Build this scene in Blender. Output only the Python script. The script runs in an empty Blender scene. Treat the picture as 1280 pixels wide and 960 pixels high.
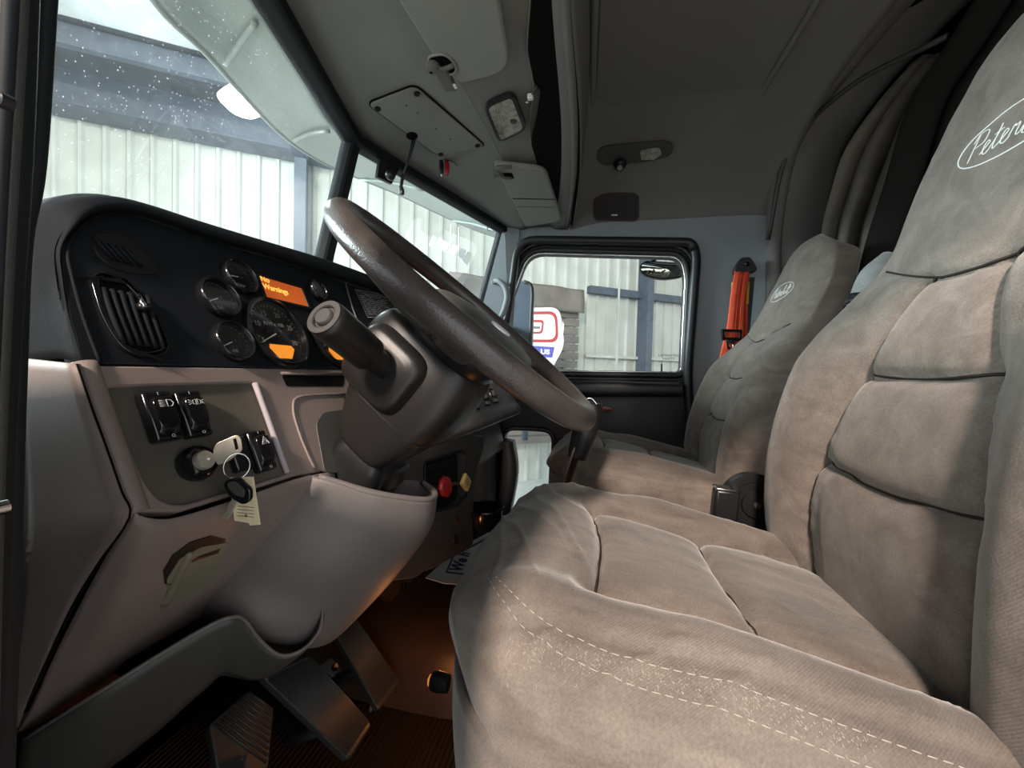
import bpy, bmesh, math, random
import numpy as np
from mathutils import Vector, Matrix, noise
from mathutils.bvhtree import BVHTree
random.seed(4)
C = bpy.context.scene.collection
PI = math.pi
# ------------------------------------------------------------------ camera
# world: +X across the cab (driver door -> passenger door), +Y truck forward, +Z up, camera at the origin
FPX = 500.0
YAW, PIT, ROL = math.radians(11.9), math.radians(-1.45), math.radians(1.5)
fw = Vector((math.cos(YAW)*math.cos(PIT), math.sin(YAW)*math.cos(PIT), math.sin(PIT)))
r0 = Vector((math.sin(YAW), -math.cos(YAW), 0)); u0 = r0.cross(fw)
CR = r0*math.cos(ROL) + u0*math.sin(ROL); CU = -r0*math.sin(ROL) + u0*math.cos(ROL)
cd = bpy.data.cameras.new('camera'); cam = bpy.data.objects.new('camera', cd); C.objects.link(cam)
cd.sensor_width = 36; cd.lens = FPX/1280*36; cd.clip_start = 0.01; cd.clip_end = 200
m = Matrix.Identity(4)
for i in range(3):
    m[i][0] = CR[i]; m[i][1] = CU[i]; m[i][2] = -fw[i]
cam.matrix_world = m
bpy.context.scene.camera = cam
# ------------------------------------------------------------------ world, lights, exposure
vs = bpy.context.scene.view_settings
vs.view_transform = 'Standard'; vs.look = 'None'; vs.gamma = 1; vs.exposure = 0.18; vs.use_curve_mapping = False
w = bpy.data.worlds.new('shop_air'); bpy.context.scene.world = w; w.use_nodes = True
w.node_tree.nodes['Background'].inputs[0].default_value = (0.93, 0.97, 1.0, 1)
w.node_tree.nodes['Background'].inputs[1].default_value = 2.1
def area(name, loc, target, size, power, col, size_y=None):
    l = bpy.data.lights.new(name, 'AREA'); l.size = size; l.energy = power; l.color = col
    if size_y: l.shape = 'RECTANGLE'; l.size_y = size_y
    o = bpy.data.objects.new(name, l); C.objects.link(o); o.location = loc
    o.rotation_euler = (Vector(target)-Vector(loc)).to_track_quat('-Z', 'Y').to_euler()
    return o
area('bay_lamp_door_side', (-4.6, 0.72, 3.4), (0.6, -0.1, -0.2), 0.55, 640, (1.0, 0.84, 0.73))
area('wall_fill_front', (3.0, 3.2, 3.4), (5.5, 6.0, 0.0), 1.6, 45, (0.90, 1.0, 0.97), 1.6)  # unseen light added to brighten the shop wall ahead
area('wall_fill_passenger_side', (4.4, -1.0, 3.3), (8.0, 0.0, 0.0), 1.6, 85, (0.90, 1.0, 0.97), 1.6)  # unseen, added to brighten the wall beyond the passenger window
area('windshield_fill', (0.6, 5.2, 1.5), (1.1, 0.0, 0.15), 1.3, 480, (0.80, 0.92, 1.0))  # unseen cool fill, added to light the headrests through the windshield
# ------------------------------------------------------------------ helpers
def ray(px, py):
    return CR*((px-640)/FPX) + CU*((480-py)/FPX) + fw
def at(px, py, X=None, Y=None, Z=None, P=None):
    d = ray(px, py)
    if X is not None: t = X/d.x
    elif Y is not None: t = Y/d.y
    elif Z is not None: t = Z/d.z
    else: t = P[0].dot(P[1])/d.dot(P[1])
    return d*t
class Fr:
    def __init__(s, o, x, y):
        s.o = Vector(o); s.x = Vector(x).normalized(); y = Vector(y); s.n = s.x.cross(y).normalized(); s.y = s.n.cross(s.x).normalized()
    def p(s, u, v, w=0): return s.o + s.x*u + s.y*v + s.n*w
    def uv(s, px, py):
        q = at(px, py, P=(s.o, s.n)); q = q - s.o
        return (q.dot(s.x), q.dot(s.y))
    def sub(s, u, v, w=0, rot=0):
        c, k = math.cos(rot), math.sin(rot)
        return Fr(s.p(u, v, w), s.x*c + s.y*k, s.y*c - s.x*k)
    def mat(s):
        M = Matrix.Identity(4)
        for i in range(3): M[i][0] = s.x[i]; M[i][1] = s.y[i]; M[i][2] = s.n[i]; M[i][3] = s.o[i]
        return M
def tag(o, label=None, cat=None, group=None, kind=None):
    if label: o['label'] = label
    if cat: o['category'] = cat
    if group: o['group'] = group
    if kind: o['kind'] = kind
    return o
def thing(name, loc, label, cat, group=None, kind=None):
    o = bpy.data.objects.new(name, None); C.objects.link(o); o.location = loc; o.empty_display_size = .05
    return tag(o, label, cat, group, kind)
def link(name, me, mat, parent=None, smooth=True):
    me.name = name
    if mat is not None:
        me.materials.clear(); me.materials.append(mat)
    if smooth:
        me.polygons.foreach_set('use_smooth', [True]*len(me.polygons))
    o = bpy.data.objects.new(name, me)
    if parent is not None:
        # shift vertices so that the object keeps its world place under the parent
        loc = parent_world(parent)
        me.transform(Matrix.Translation(-loc)); o.parent = parent
    C.objects.link(o)
    return o
def parent_world(p):
    v = Vector((0, 0, 0))
    while p is not None:
        v = v + p.location; p = p.parent
    return v
def origin(o):
    """give a top-level mesh an origin at its own middle"""
    me = o.data; n = len(me.vertices)
    c = sum((v.co for v in me.vertices), Vector())/n
    me.transform(Matrix.Translation(-c)); o.location = c
    return o
def addbev(o, wd, seg=2, ang=35):
    if wd:
        b = o.modifiers.new('bevel', 'BEVEL'); b.width = wd; b.segments = seg; b.limit_method = 'ANGLE'; b.angle_limit = math.radians(ang)
    return o
def wn(o):
    try:
        for p in o.data.polygons: p.use_smooth = True
        o.data.set_sharp_from_angle(angle=math.radians(40))
    except Exception: pass
    return o
def mesh(name, v, f, mat, parent=None, smooth=True, solid=0, bev=0, offset=-1):
    me = bpy.data.meshes.new(name); me.from_pydata([tuple(a) for a in v], [], f); me.update()
    o = link(name, me, mat, parent, smooth)
    if solid:
        s = o.modifiers.new('solid', 'SOLIDIFY'); s.thickness = solid; s.offset = offset
    addbev(o, bev)
    return o
def box(name, fr, size, mat, parent=None, bev=.002, taper=1.0, seg=2):
    """fr: Fr or point; size (u,v,w) centred"""
    if not isinstance(fr, Fr): fr = Fr(fr, (1, 0, 0), (0, 1, 0))
    a, b, c = [s/2 for s in size]
    vs_ = []
    for k, wz in ((1, -c), (taper, c)):
        for x, y in ((-a, -b), (a, -b), (a, b), (-a, b)): vs_.append(fr.p(x*k, y*k, wz))
    f = [(3, 2, 1, 0), (4, 5, 6, 7), (0, 1, 5, 4), (1, 2, 6, 5), (2, 3, 7, 6), (3, 0, 4, 7)]
    o = mesh(name, vs_, f, mat, parent, False)
    if bev: addbev(o, bev, seg); wn(o)
    return o
def cr(pts, n=6, closed=False):
    """Catmull-Rom through points (any dimension), n subdivisions per span"""
    P = np.array([list(p) for p in pts], float); N = len(P); out = []
    rng = range(N) if closed else range(N-1)
    for i in rng:
        if closed: a, b, c, d = P[(i-1) % N], P[i], P[(i+1) % N], P[(i+2) % N]
        else:
            b, c = P[i], P[i+1]; a = P[i-1] if i > 0 else 2*b-c; d = P[i+2] if i+2 < N else 2*c-b
        for k in range(n):
            t = k/n
            out.append(.5*((2*b)+(-a+c)*t+(2*a-5*b+4*c-d)*t*t+(-a+3*b-3*c+d)*t**3))
    if not closed: out.append(P[-1])
    return np.array(out)
def grid(name, rows, mat, parent=None, nu=4, nv=4, solid=0, closed_u=False, offset=-1, smooth=True):
    R = [cr(r, nu, closed_u) for r in rows]
    A = np.array(R); cols = [cr(A[:, j], nv) for j in range(A.shape[1])]
    G = np.array(cols).transpose(1, 0, 2); a, b = G.shape[:2]
    f = []
    for i in range(a-1):
        for j in range(b if closed_u else b-1):
            k = (j+1) % b
            f.append((i*b+j, i*b+k, (i+1)*b+k, (i+1)*b+j))
    return mesh(name, G.reshape(-1, 3), f, mat, parent, smooth, solid, 0, offset)
def tube(name, pts, r, mat, parent=None, n=4, seg=10, closed=False, flat=None, caps=True):
    P4 = [tuple(p)+((r[i] if isinstance(r, (list, tuple)) else r),) for i, p in enumerate(pts)]
    Q = cr(P4, n, closed) if n > 1 else np.array(P4)
    v, f = tube_geo(Q, seg, closed, flat, caps)
    return mesh(name, v, f, mat, parent)
def tube_geo(Q, seg=10, closed=False, flat=None, caps=True, base=0):
    N = len(Q); v = []; f = []; up = None
    for i in range(N):
        p = Vector(Q[i][:3])
        a = Vector(Q[(i-1) % N][:3]) if (i > 0 or closed) else p
        b = Vector(Q[(i+1) % N][:3]) if (i < N-1 or closed) else p
        t = (b-a)
        t = t.normalized() if t.length > 1e-9 else Vector((0, 0, 1))
        if up is None:
            up = Vector(flat) if flat is not None else (Vector((0, 0, 1)) if abs(t.z) < .9 else Vector((1, 0, 0)))
        if flat is not None: up = Vector(flat)
        up = (up - t*up.dot(t)).normalized(); s = t.cross(up)
        for k in range(seg):
            an = 2*PI*k/seg
            v.append(p + (up*math.cos(an) + s*math.sin(an))*Q[i][3])
    for i in range(N if closed else N-1):
        j = (i+1) % N
        for k in range(seg):
            l = (k+1) % seg
            f.append((base+i*seg+k, base+i*seg+l, base+j*seg+l, base+j*seg+k))
    if caps and not closed:
        f.append(tuple(base+k for k in range(seg))[::-1]); f.append(tuple(base+(N-1)*seg+k for k in range(seg)))
    return v, f
def tubes(name, paths, r, mat, parent=None, seg=6):
    V_, F_ = [], []
    for p in paths:
        v, f = tube_geo([tuple(q)+(r,) for q in p], seg, base=len(V_)); V_ += v; F_ += f
    return mesh(name, V_, F_, mat, parent)
def lathe(name, prof, fr, mat, parent=None, seg=32, sx=1, sy=1):
    v = []; f = []
    for (r, h) in prof:
        for k in range(seg):
            a = 2*PI*k/seg; v.append(fr.p(r*math.cos(a)*sx, r*math.sin(a)*sy, h))
    for i in range(len(prof)-1):
        for k in range(seg):
            l = (k+1) % seg; f.append((i*seg+k, i*seg+l, (i+1)*seg+l, (i+1)*seg+k))
    f.append(tuple(range(seg))[::-1]); f.append(tuple((len(prof)-1)*seg+k for k in range(seg)))
    o = mesh(name, v, f, mat, parent); wn(o)
    return o
def loft(name, st, mat, parent=None, n=40, ns=4, e=3.0, caps=True):
    """st: list of (centre, axisA(vec incl. half-size), axisB(vec incl. half-size))"""
    S = cr([tuple(c)+tuple(a)+tuple(b) for c, a, b in st], ns)
    v = []; f = []
    for row in S:
        c, a, b = Vector(row[:3]), Vector(row[3:6]), Vector(row[6:9])
        for k in range(n):
            an = 2*PI*k/n; ca, sa = math.cos(an), math.sin(an)
            rr = (abs(ca)**e + abs(sa)**e)**(-1/e)
            v.append(c + a*(ca*rr) + b*(sa*rr))
    N = len(S)
    for i in range(N-1):
        for k in range(n):
            l = (k+1) % n; f.append((i*n+k, i*n+l, (i+1)*n+l, (i+1)*n+k))
    if caps: f.append(tuple(range(n))[::-1]); f.append(tuple((N-1)*n+k for k in range(n)))
    o = mesh(name, v, f, mat, parent); wn(o)
    return o
def curve_mesh(cu, M):
    ob = bpy.data.objects.new('tmp', cu); C.objects.link(ob)
    dg = bpy.context.evaluated_depsgraph_get(); dg.update()
    me = bpy.data.meshes.new_from_object(ob.evaluated_get(dg), depsgraph=dg)
    bpy.data.objects.remove(ob); me.transform(M)
    return me
def plate(name, loops, fr, thick, mat, parent=None, bev=0, w0=0, bseg=2):
    """flat plate with holes: loops of (u,v) in frame fr, front at w0, thickness going back"""
    cu = bpy.data.curves.new(name, 'CURVE'); cu.dimensions = '2D'; cu.fill_mode = 'BOTH'
    for L in loops:
        s = cu.splines.new('POLY'); s.points.add(len(L)-1); s.use_cyclic_u = True
        for i, q in enumerate(L): s.points[i].co = (q[0], q[1], 0, 1)
    cu.extrude = max(thick/2-bev, 1e-5); cu.bevel_depth = bev; cu.bevel_resolution = bseg
    if bev: cu.offset = -bev
    me = curve_mesh(cu, fr.sub(0, 0, w0-thick/2).mat()); bpy.data.curves.remove(cu)
    o = link(name, me, mat, parent, False); wn(o)
    return o
def text(name, s, size, fr, mat, parent=None, ext=.0004, align='CENTER', shear=0, sx=1, bold=0):
    cu = bpy.data.curves.new(name, 'FONT'); cu.body = s; cu.size = size; cu.extrude = ext; cu.align_x = align; cu.align_y = 'CENTER'; cu.shear = shear
    cu.offset = bold; cu.resolution_u = 3
    me = curve_mesh(cu, fr.mat() @ Matrix.Diagonal((sx, 1, 1, 1))); bpy.data.curves.remove(cu)
    return link(name, me, mat, parent, False)
def rr(x0, y0, x1, y1, r, n=6):
    if not isinstance(r, (list, tuple)): r = (r,)*4
    out = []
    for (cx, cy, a0, q) in ((x1-r[0], y1-r[0], 0, r[0]), (x0+r[1], y1-r[1], 90, r[1]), (x0+r[2], y0+r[2], 180, r[2]), (x1-r[3], y0+r[3], 270, r[3])):
        for k in range(n+1):
            a = math.radians(a0 + 90*k/n); out.append((cx+q*math.cos(a), cy+q*math.sin(a)))
    return out
def roundpoly(P, r, n=5):
    """round the corners of a polygon; r one radius or list"""
    out = []; N = len(P)
    for i in range(N):
        a, b, c = Vector(P[i-1]), Vector(P[i]), Vector(P[(i+1) % N]); q = r[i] if isinstance(r, (list, tuple)) else r
        d1 = (a-b); d2 = (c-b); k = min(q, d1.length*.49, d2.length*.49)
        p1 = b + d1.normalized()*k; p2 = b + d2.normalized()*k
        for j in range(n+1):
            t = j/n; out.append(tuple(p1*(1-t)**2 + b*2*t*(1-t) + p2*t*t))
    return out
# ------------------------------------------------------------------ materials
def mat(name, col, rough=.6, metal=0, col2=None, nscale=30, bump=0, bscale=400, sheen=0, emit=None, estr=1, spec=.5, coat=0, detail=3, lo=.35, hi=.65):
    m = bpy.data.materials.new(name); m.use_nodes = True; nt = m.node_tree; b = nt.nodes['Principled BSDF']
    b.inputs['Base Color'].default_value = (*col, 1); b.inputs['Roughness'].default_value = rough; b.inputs['Metallic'].default_value = metal
    b.inputs['Specular IOR Level'].default_value = spec
    if coat: b.inputs['Coat Weight'].default_value = coat
    if sheen: b.inputs['Sheen Weight'].default_value = sheen; b.inputs['Sheen Roughness'].default_value = .5
    tc = nt.nodes.new('ShaderNodeTexCoord')
    if col2:
        n = nt.nodes.new('ShaderNodeTexNoise'); n.inputs['Scale'].default_value = nscale; n.inputs['Detail'].default_value = detail
        r = nt.nodes.new('ShaderNodeValToRGB'); r.color_ramp.elements[0].color = (*col, 1); r.color_ramp.elements[1].color = (*col2, 1)
        r.color_ramp.elements[0].position = lo; r.color_ramp.elements[1].position = hi
        nt.links.new(tc.outputs['Object'], n.inputs['Vector']); nt.links.new(n.outputs['Fac'], r.inputs['Fac']); nt.links.new(r.outputs['Color'], b.inputs['Base Color'])
    if bump:
        n2 = nt.nodes.new('ShaderNodeTexNoise'); n2.inputs['Scale'].default_value = bscale; n2.inputs['Detail'].default_value = 2
        bp = nt.nodes.new('ShaderNodeBump'); bp.inputs['Strength'].default_value = bump; bp.inputs['Distance'].default_value = .001
        nt.links.new(tc.outputs['Object'], n2.inputs['Vector']); nt.links.new(n2.outputs['Fac'], bp.inputs['Height']); nt.links.new(bp.outputs['Normal'], b.inputs['Normal'])
    if emit: b.inputs['Emission Color'].default_value = (*emit, 1); b.inputs['Emission Strength'].default_value = estr
    return m
M_ = {}
M_['dash'] = mat('charcoal_dash_vinyl', (.009, .011, .0135), .7, bump=.35, bscale=900, spec=.15)
M_['taupe'] = mat('taupe_grained_plastic', (.205, .160, .145), .5, col2=(.235, .186, .168), nscale=12, bump=.25, bscale=1100)
M_['switchplate'] = mat('olive_grey_plate', (.082, .073, .058), .55, col2=(.105, .092, .075), nscale=25, bump=.3, bscale=1200)
M_['covertaupe'] = mat('warm_grey_cover_plastic', (.150, .132, .124), .5, bump=.25, bscale=1000)
M_['gray'] = mat('grey_grained_plastic', (.13, .127, .12), .55, bump=.25, bscale=1000)
M_['dgray'] = mat('dark_grey_plastic', (.062, .059, .055), .5, bump=.25, bscale=1000)
M_['shroud'] = mat('column_shroud_plastic', (.015, .014, .0135), .36, bump=.2, bscale=1200)
M_['black'] = mat('black_plastic', (.011, .011, .012), .35, bump=.1)
M_['frameblack'] = mat('matt_black_frame', (.010, .012, .014), .65, spec=.25)
M_['gloss'] = mat('gloss_black_plastic', (.008, .008, .009), .14)
M_['rubber'] = mat('black_rubber', (.015, .015, .016), .45)
M_['void'] = mat('unlit_cavity', (.004, .004, .004), .9, spec=.1)
M_['head'] = mat('headliner_grey', (.21, .21, .195), .8, col2=(.24, .24, .225), nscale=6, bump=.5, bscale=1300, spec=.2)
M_['ceil'] = mat('dark_headliner_cloth', (.19, .185, .175), .9, bump=.5, bscale=900, spec=.15)
M_['visor'] = mat('visor_vinyl', (.26, .26, .24), .65, bump=.3, bscale=1300, spec=.3)
M_['sidewall'] = mat('side_trim_blue_grey', (.27, .295, .31), .6, bump=.3, bscale=1100, spec=.3)
M_['wheel'] = mat('worn_steering_leather', (.036, .029, .027), .33, col2=(.062, .052, .048), nscale=14, bump=.5, bscale=350, detail=6)
M_['pad'] = mat('horn_pad_vinyl', (.055, .057, .051), .5, col2=(.095, .098, .087), nscale=20, bump=.4, bscale=700, detail=5)
M_['chrome'] = mat('bright_metal', (.75, .75, .74), .16, 1)
M_['steel'] = mat('brushed_key_metal', (.68, .63, .52), .38, .55, col2=(.50, .46, .38), nscale=60)
M_['white'] = mat('white_print', (.78, .78, .76), .6)
M_['dimwhite'] = mat('grey_white_print', (.55, .55, .53), .6)
M_['amber'] = mat('amber_gauge_display', (.5, .2, .02), .4, emit=(1, .33, .03), estr=1.0)
M_['lcd'] = mat('orange_message_display', (.3, .06, .01), .3, emit=(.62, .115, .02), estr=.55)
M_['lcdtext'] = mat('lit_display_letters', (.9, .5, .1), .4, emit=(1, .5, .08), estr=1.1)
M_['gauge'] = mat('gauge_face', (.01, .01, .011), .5)
M_['belt'] = mat('orange_seatbelt_webbing', (.85, .10, .035), .65, col2=(.68, .07, .025), nscale=20, bump=.5, bscale=700)
M_['red'] = mat('red_plastic', (.42, .015, .02), .35)
M_['redlit'] = mat('dark_red_plastic', (.12, .01, .012), .4)
M_['yellow'] = mat('yellow_plastic', (.62, .45, .16), .4)
M_['tagcream'] = mat('cream_key_tag', (.85, .76, .52), .6, col2=(.74, .62, .38), nscale=120)
M_['lens'] = mat('frosted_lamp_lens', (.42, .41, .36), .25, col2=(.26, .25, .22), nscale=70, bump=.6, bscale=200)
M_['mattress'] = mat('curtain_cloth', (.17, .152, .13), .9, col2=(.13, .117, .10), nscale=18, spec=.1)
M_['paper'] = mat('white_paper_mat', (.72, .68, .65), .7)
M_['navy'] = mat('navy_print', (.02, .035, .12), .6)
M_['shopwall'] = mat('white_ribbed_sheet_metal', (.47, .495, .465), .5, col2=(.40, .42, .395), nscale=3)
M_['bluesteel'] = mat('blue_grey_painted_steel', (.075, .095, .125), .5, col2=(.055, .07, .098), nscale=8)
M_['insul'] = mat('roof_insulation', (.05, .058, .07), .8, col2=(.03, .036, .045), nscale=9, detail=6)
M_['roofsheet'] = mat('pale_roof_sheet', (.62, .66, .66), .6, col2=(.48, .52, .53), nscale=6)
M_['concrete'] = mat('shop_concrete', (.62, .63, .60), .5, col2=(.54, .55, .53), nscale=2.5, detail=8)
M_['tarp'] = mat('grey_brown_tarp', (.11, .10, .09), .6, col2=(.15, .135, .12), nscale=3, bump=.4, bscale=12)
M_['signwhite'] = mat('white_sign_face', (.85, .86, .88), .4)
M_['signred'] = mat('sign_red', (.42, .04, .05), .5)
M_['signblue'] = mat('sign_blue', (.09, .10, .50), .5)
M_['signgrey'] = mat('sign_grey', (.18, .19, .2), .5)
M_['extvisor'] = mat('painted_visor_underside', (.40, .45, .42), .4, col2=(.46, .51, .48), nscale=2)
M_['pedal'] = mat('pedal_rubber', (.03, .03, .029), .5, bump=.4, bscale=300)
M_['mat'] = mat('ribbed_floor_rubber', (.022, .018, .016), .33, bump=.2, bscale=500)
M_['hump'] = mat('tunnel_rubber', (.07, .036, .02), .42, col2=(.045, .026, .016), nscale=9, bump=.3, bscale=300)  # reddened base colour carries part of the amber glow
M_['maroon'] = mat('maroon_carpet', (.10, .015, .02), .9, bump=.6, bscale=300)
M_['khaki'] = mat('khaki_lever_plastic', (.20, .185, .13), .5)
def glass(name, tint, refl=.5, dust=0.0):
    m = bpy.data.materials.new(name); m.use_nodes = True; nt = m.node_tree; nt.nodes.clear()
    out = nt.nodes.new('ShaderNodeOutputMaterial'); tr = nt.nodes.new('ShaderNodeBsdfTransparent'); tr.inputs[0].default_value = (*tint, 1)
    gl = nt.nodes.new('ShaderNodeBsdfGlossy'); gl.inputs['Roughness'].default_value = .02
    fr = nt.nodes.new('ShaderNodeFresnel'); fr.inputs[0].default_value = 1.45
    ml = nt.nodes.new('ShaderNodeMath'); ml.operation = 'MULTIPLY'; ml.inputs[1].default_value = refl
    mx = nt.nodes.new('ShaderNodeMixShader')
    nt.links.new(fr.outputs[0], ml.inputs[0]); nt.links.new(ml.outputs[0], mx.inputs[0]); nt.links.new(tr.outputs[0], mx.inputs[1]); nt.links.new(gl.outputs[0], mx.inputs[2])
    last = mx
    if dust:
        df = nt.nodes.new('ShaderNodeBsdfDiffuse'); df.inputs[0].default_value = (.8, .82, .85, 1)
        tl = nt.nodes.new('ShaderNodeBsdfTranslucent'); tl.inputs[0].default_value = (.85, .88, .92, 1)
        ad = nt.nodes.new('ShaderNodeMixShader'); ad.inputs[0].default_value = .7
        nt.links.new(df.outputs[0], ad.inputs[1]); nt.links.new(tl.outputs[0], ad.inputs[2])
        tc = nt.nodes.new('ShaderNodeTexCoord')
        vo = nt.nodes.new('ShaderNodeTexVoronoi'); vo.inputs['Scale'].default_value = 170
        nz = nt.nodes.new('ShaderNodeTexNoise'); nz.inputs['Scale'].default_value = 5; nz.inputs['Detail'].default_value = 4
        nt.links.new(tc.outputs['Object'], vo.inputs['Vector']); nt.links.new(tc.outputs['Object'], nz.inputs['Vector'])
        r1 = nt.nodes.new('ShaderNodeMapRange'); r1.inputs[1].default_value = .22; r1.inputs[2].default_value = .05; r1.inputs[3].default_value = 0; r1.inputs[4].default_value = .8
        nt.links.new(vo.outputs['Distance'], r1.inputs[0])
        vr = nt.nodes.new('ShaderNodeMapRange'); vr.inputs[1].default_value = .45; vr.inputs[2].default_value = .8; vr.inputs[3].default_value = 0; vr.inputs[4].default_value = 1
        sp = nt.nodes.new('ShaderNodeSeparateColor'); nt.links.new(vo.outputs['Color'], sp.inputs[0]); nt.links.new(sp.outputs[0], vr.inputs[0])
        m1 = nt.nodes.new('ShaderNodeMath'); m1.operation = 'MULTIPLY'; nt.links.new(r1.outputs[0], m1.inputs[0]); nt.links.new(vr.outputs[0], m1.inputs[1])
        m2 = nt.nodes.new('ShaderNodeMath'); m2.operation = 'MULTIPLY'; nt.links.new(nz.outputs['Fac'], m2.inputs[0]); m2.inputs[1].default_value = dust
        m3 = nt.nodes.new('ShaderNodeMath'); m3.operation = 'MULTIPLY_ADD'; nt.links.new(m1.outputs[0], m3.inputs[0]); m3.inputs[1].default_value = .5; nt.links.new(m2.outputs[0], m3.inputs[2])
        mx2 = nt.nodes.new('ShaderNodeMixShader'); nt.links.new(m3.outputs[0], mx2.inputs[0]); nt.links.new(mx.outputs[0], mx2.inputs[1]); nt.links.new(ad.outputs[0], mx2.inputs[2]); last = mx2
    nt.links.new(last.outputs[0], out.inputs[0])
    return m
M_['windshield'] = glass('dusty_windshield_glass', (.92, .96, .94), .10, .05)
M_['doorglass'] = glass('door_window_glass', (.95, .97, .96), .12)
M_['gaugeglass'] = glass('gauge_cover_glass', (1, 1, 1), .35)
def velour(name, c1, c2, c3):
    m = bpy.data.materials.new(name); m.use_nodes = True; nt = m.node_tree; b = nt.nodes['Principled BSDF']
    L = nt.links.new; N = nt.nodes.new
    tc = N('ShaderNodeTexCoord')
    n1 = N('ShaderNodeTexNoise'); n1.inputs['Scale'].default_value = 9; n1.inputs['Detail'].default_value = 6; n1.inputs['Distortion'].default_value = 1.3
    n2 = N('ShaderNodeTexNoise'); n2.inputs['Scale'].default_value = 420; n2.inputs['Detail'].default_value = 2
    mp = N('ShaderNodeMapping'); mp.inputs['Scale'].default_value = (26, 5, 26); mp.inputs['Rotation'].default_value = (0, 0, .25)
    n3 = N('ShaderNodeTexNoise'); n3.inputs['Scale'].default_value = 1.0; n3.inputs['Detail'].default_value = 4; n3.inputs['Distortion'].default_value = 1.4
    L(tc.outputs['Object'], n1.inputs['Vector']); L(tc.outputs['Object'], n2.inputs['Vector']); L(tc.outputs['Object'], mp.inputs[0]); L(mp.outputs[0], n3.inputs['Vector'])
    r = N('ShaderNodeValToRGB'); e = r.color_ramp.elements; e[0].position = .34; e[0].color = (*c1, 1); e[1].position = .67; e[1].color = (*c3, 1); k = e.new(.5); k.color = (*c2, 1)
    mx = N('ShaderNodeMix'); mx.data_type = 'FLOAT'; mx.inputs[0].default_value = .45
    L(n1.outputs['Fac'], mx.inputs[2]); L(n3.outputs['Fac'], mx.inputs[3]); L(mx.outputs[0], r.inputs[0])
    m2 = N('ShaderNodeMix'); m2.data_type = 'RGBA'; m2.blend_type = 'OVERLAY'; m2.inputs[0].default_value = .35
    L(r.outputs[0], m2.inputs[6]); L(n2.outputs['Fac'], m2.inputs[7]); L(m2.outputs[2], b.inputs['Base Color'])
    # twill weave relief
    wv = N('ShaderNodeTexWave'); wv.bands_direction = 'DIAGONAL'; wv.inputs['Scale'].default_value = 190; wv.inputs['Distortion'].default_value = .6
    L(tc.outputs['Object'], wv.inputs['Vector'])
    am = N('ShaderNodeMath'); am.operation = 'MULTIPLY_ADD'; am.inputs[1].default_value = .25; L(wv.outputs['Fac'], am.inputs[0]); L(n2.outputs['Fac'], am.inputs[2])
    bp = N('ShaderNodeBump'); bp.inputs['Strength'].default_value = .45; bp.inputs['Distance'].default_value = .0012; L(am.outputs[0], bp.inputs['Height']); L(bp.outputs[0], b.inputs['Normal'])
    b.inputs['Roughness'].default_value = .85; b.inputs['Specular IOR Level'].default_value = .2
    b.inputs['Sheen Weight'].default_value = .35; b.inputs['Sheen Roughness'].default_value = .45; b.inputs['Sheen Tint'].default_value = (.95, .93, .9, 1)
    return m
M_['seat'] = velour('taupe_velour', (.105, .084, .070), (.150, .124, .104), (.205, .172, .146))
M_['seat2'] = velour('grey_velour', (.16, .16, .152), (.19, .19, .182), (.225, .225, .215))
# ================================================================== the shop outside
ga, gb = ray(1900, 503), None
wd = Vector((fw.x*math.cos(-math.radians(68.3)) - fw.y*math.sin(-math.radians(68.3)), fw.x*math.sin(-math.radians(68.3)) + fw.y*math.cos(-math.radians(68.3)), 0)).normalized()
p0 = at(660, 600, Z=-1.85)                      # foot of the wall seen through the lower door window
WF = Fr(p0, wd, (0, 0, 1))                        # wall frame: u along wall to the right, v up, n towards the cab
if WF.n.dot(-p0) < 0: WF.n = -WF.n
def wuv(px, py):
    q = at(px, py, P=(WF.o, WF.n)) - WF.o
    return q.dot(WF.x), q.dot(WF.y)
def wuw(px, py, w_):
    q = at(px, py, P=(WF.o+WF.n*w_, WF.n)) - WF.o
    return q.dot(WF.x), q.dot(WF.y)
def wp(u, v, w=0): return WF.o + WF.x*u + WF.y*v + WF.n*w
gr = mesh('floor', [(-9, -12, -1.85), (16, -12, -1.85), (16, 14, -1.85), (-9, 14, -1.85)], [(0, 1, 2, 3)], M_['concrete'])
tag(gr, 'pale concrete shop floor beyond the truck', kind='structure')
# ribbed wall: each sheet a part
U0, U1 = -9.0, 13.0; TOP = 4.86; RS = .225
wall = thing('wall_right', wp(0, 0), 'white ribbed sheet metal wall of the shop', None, kind='structure')
nper = 4; u = U0; k = 0
while u < U1:
    v = []; f = []; prof = []
    for i in range(nper):
        a = u + i*RS
        prof += [(a, 0), (a+RS*.64, 0), (a+RS*.74, .035), (a+RS*.88, .035), (a+RS*.98, 0)]
    prof.append((u+nper*RS+.006, .002))
    for (q, h) in prof: v += [wp(q, 0, h), wp(q, 1.02, h), wp(q, TOP, h)]
    f = []
    for i in range(len(prof)-1):
        f += [(3*i, 3*i+3, 3*i+4, 3*i+1), (3*i+1, 3*i+4, 3*i+5, 3*i+2)]
    mesh('sheet_panel', v, f, M_['shopwall'], wall, False)
    u += nper*RS
def wbox(name, u0, v0, u1, v1, w0, w1, m, parent, bev=0):
    fr = Fr(wp((u0+u1)/2, (v0+v1)/2, (w0+w1)/2), WF.x, WF.y)
    return box(name, fr, (u1-u0, v1-v0, abs(w1-w0)), m, parent, bev)
def wall_girt(py_at, px_at, h, w, u0, u1):
    uu, vv = wuv(px_at, py_at)
    return wbox('girt', u0, vv-h, u1, vv, .04, .04+w, M_['bluesteel'], wall)
wall_girt(362, 760, .13, .12, wuv(731, 400)[0], U1)
wbox('ledge_rail', wuv(728, 450)[0], wuv(728, 443)[1]-.05, U1, wuv(728, 443)[1], .05, .12, M_['shopwall'], wall)
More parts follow.
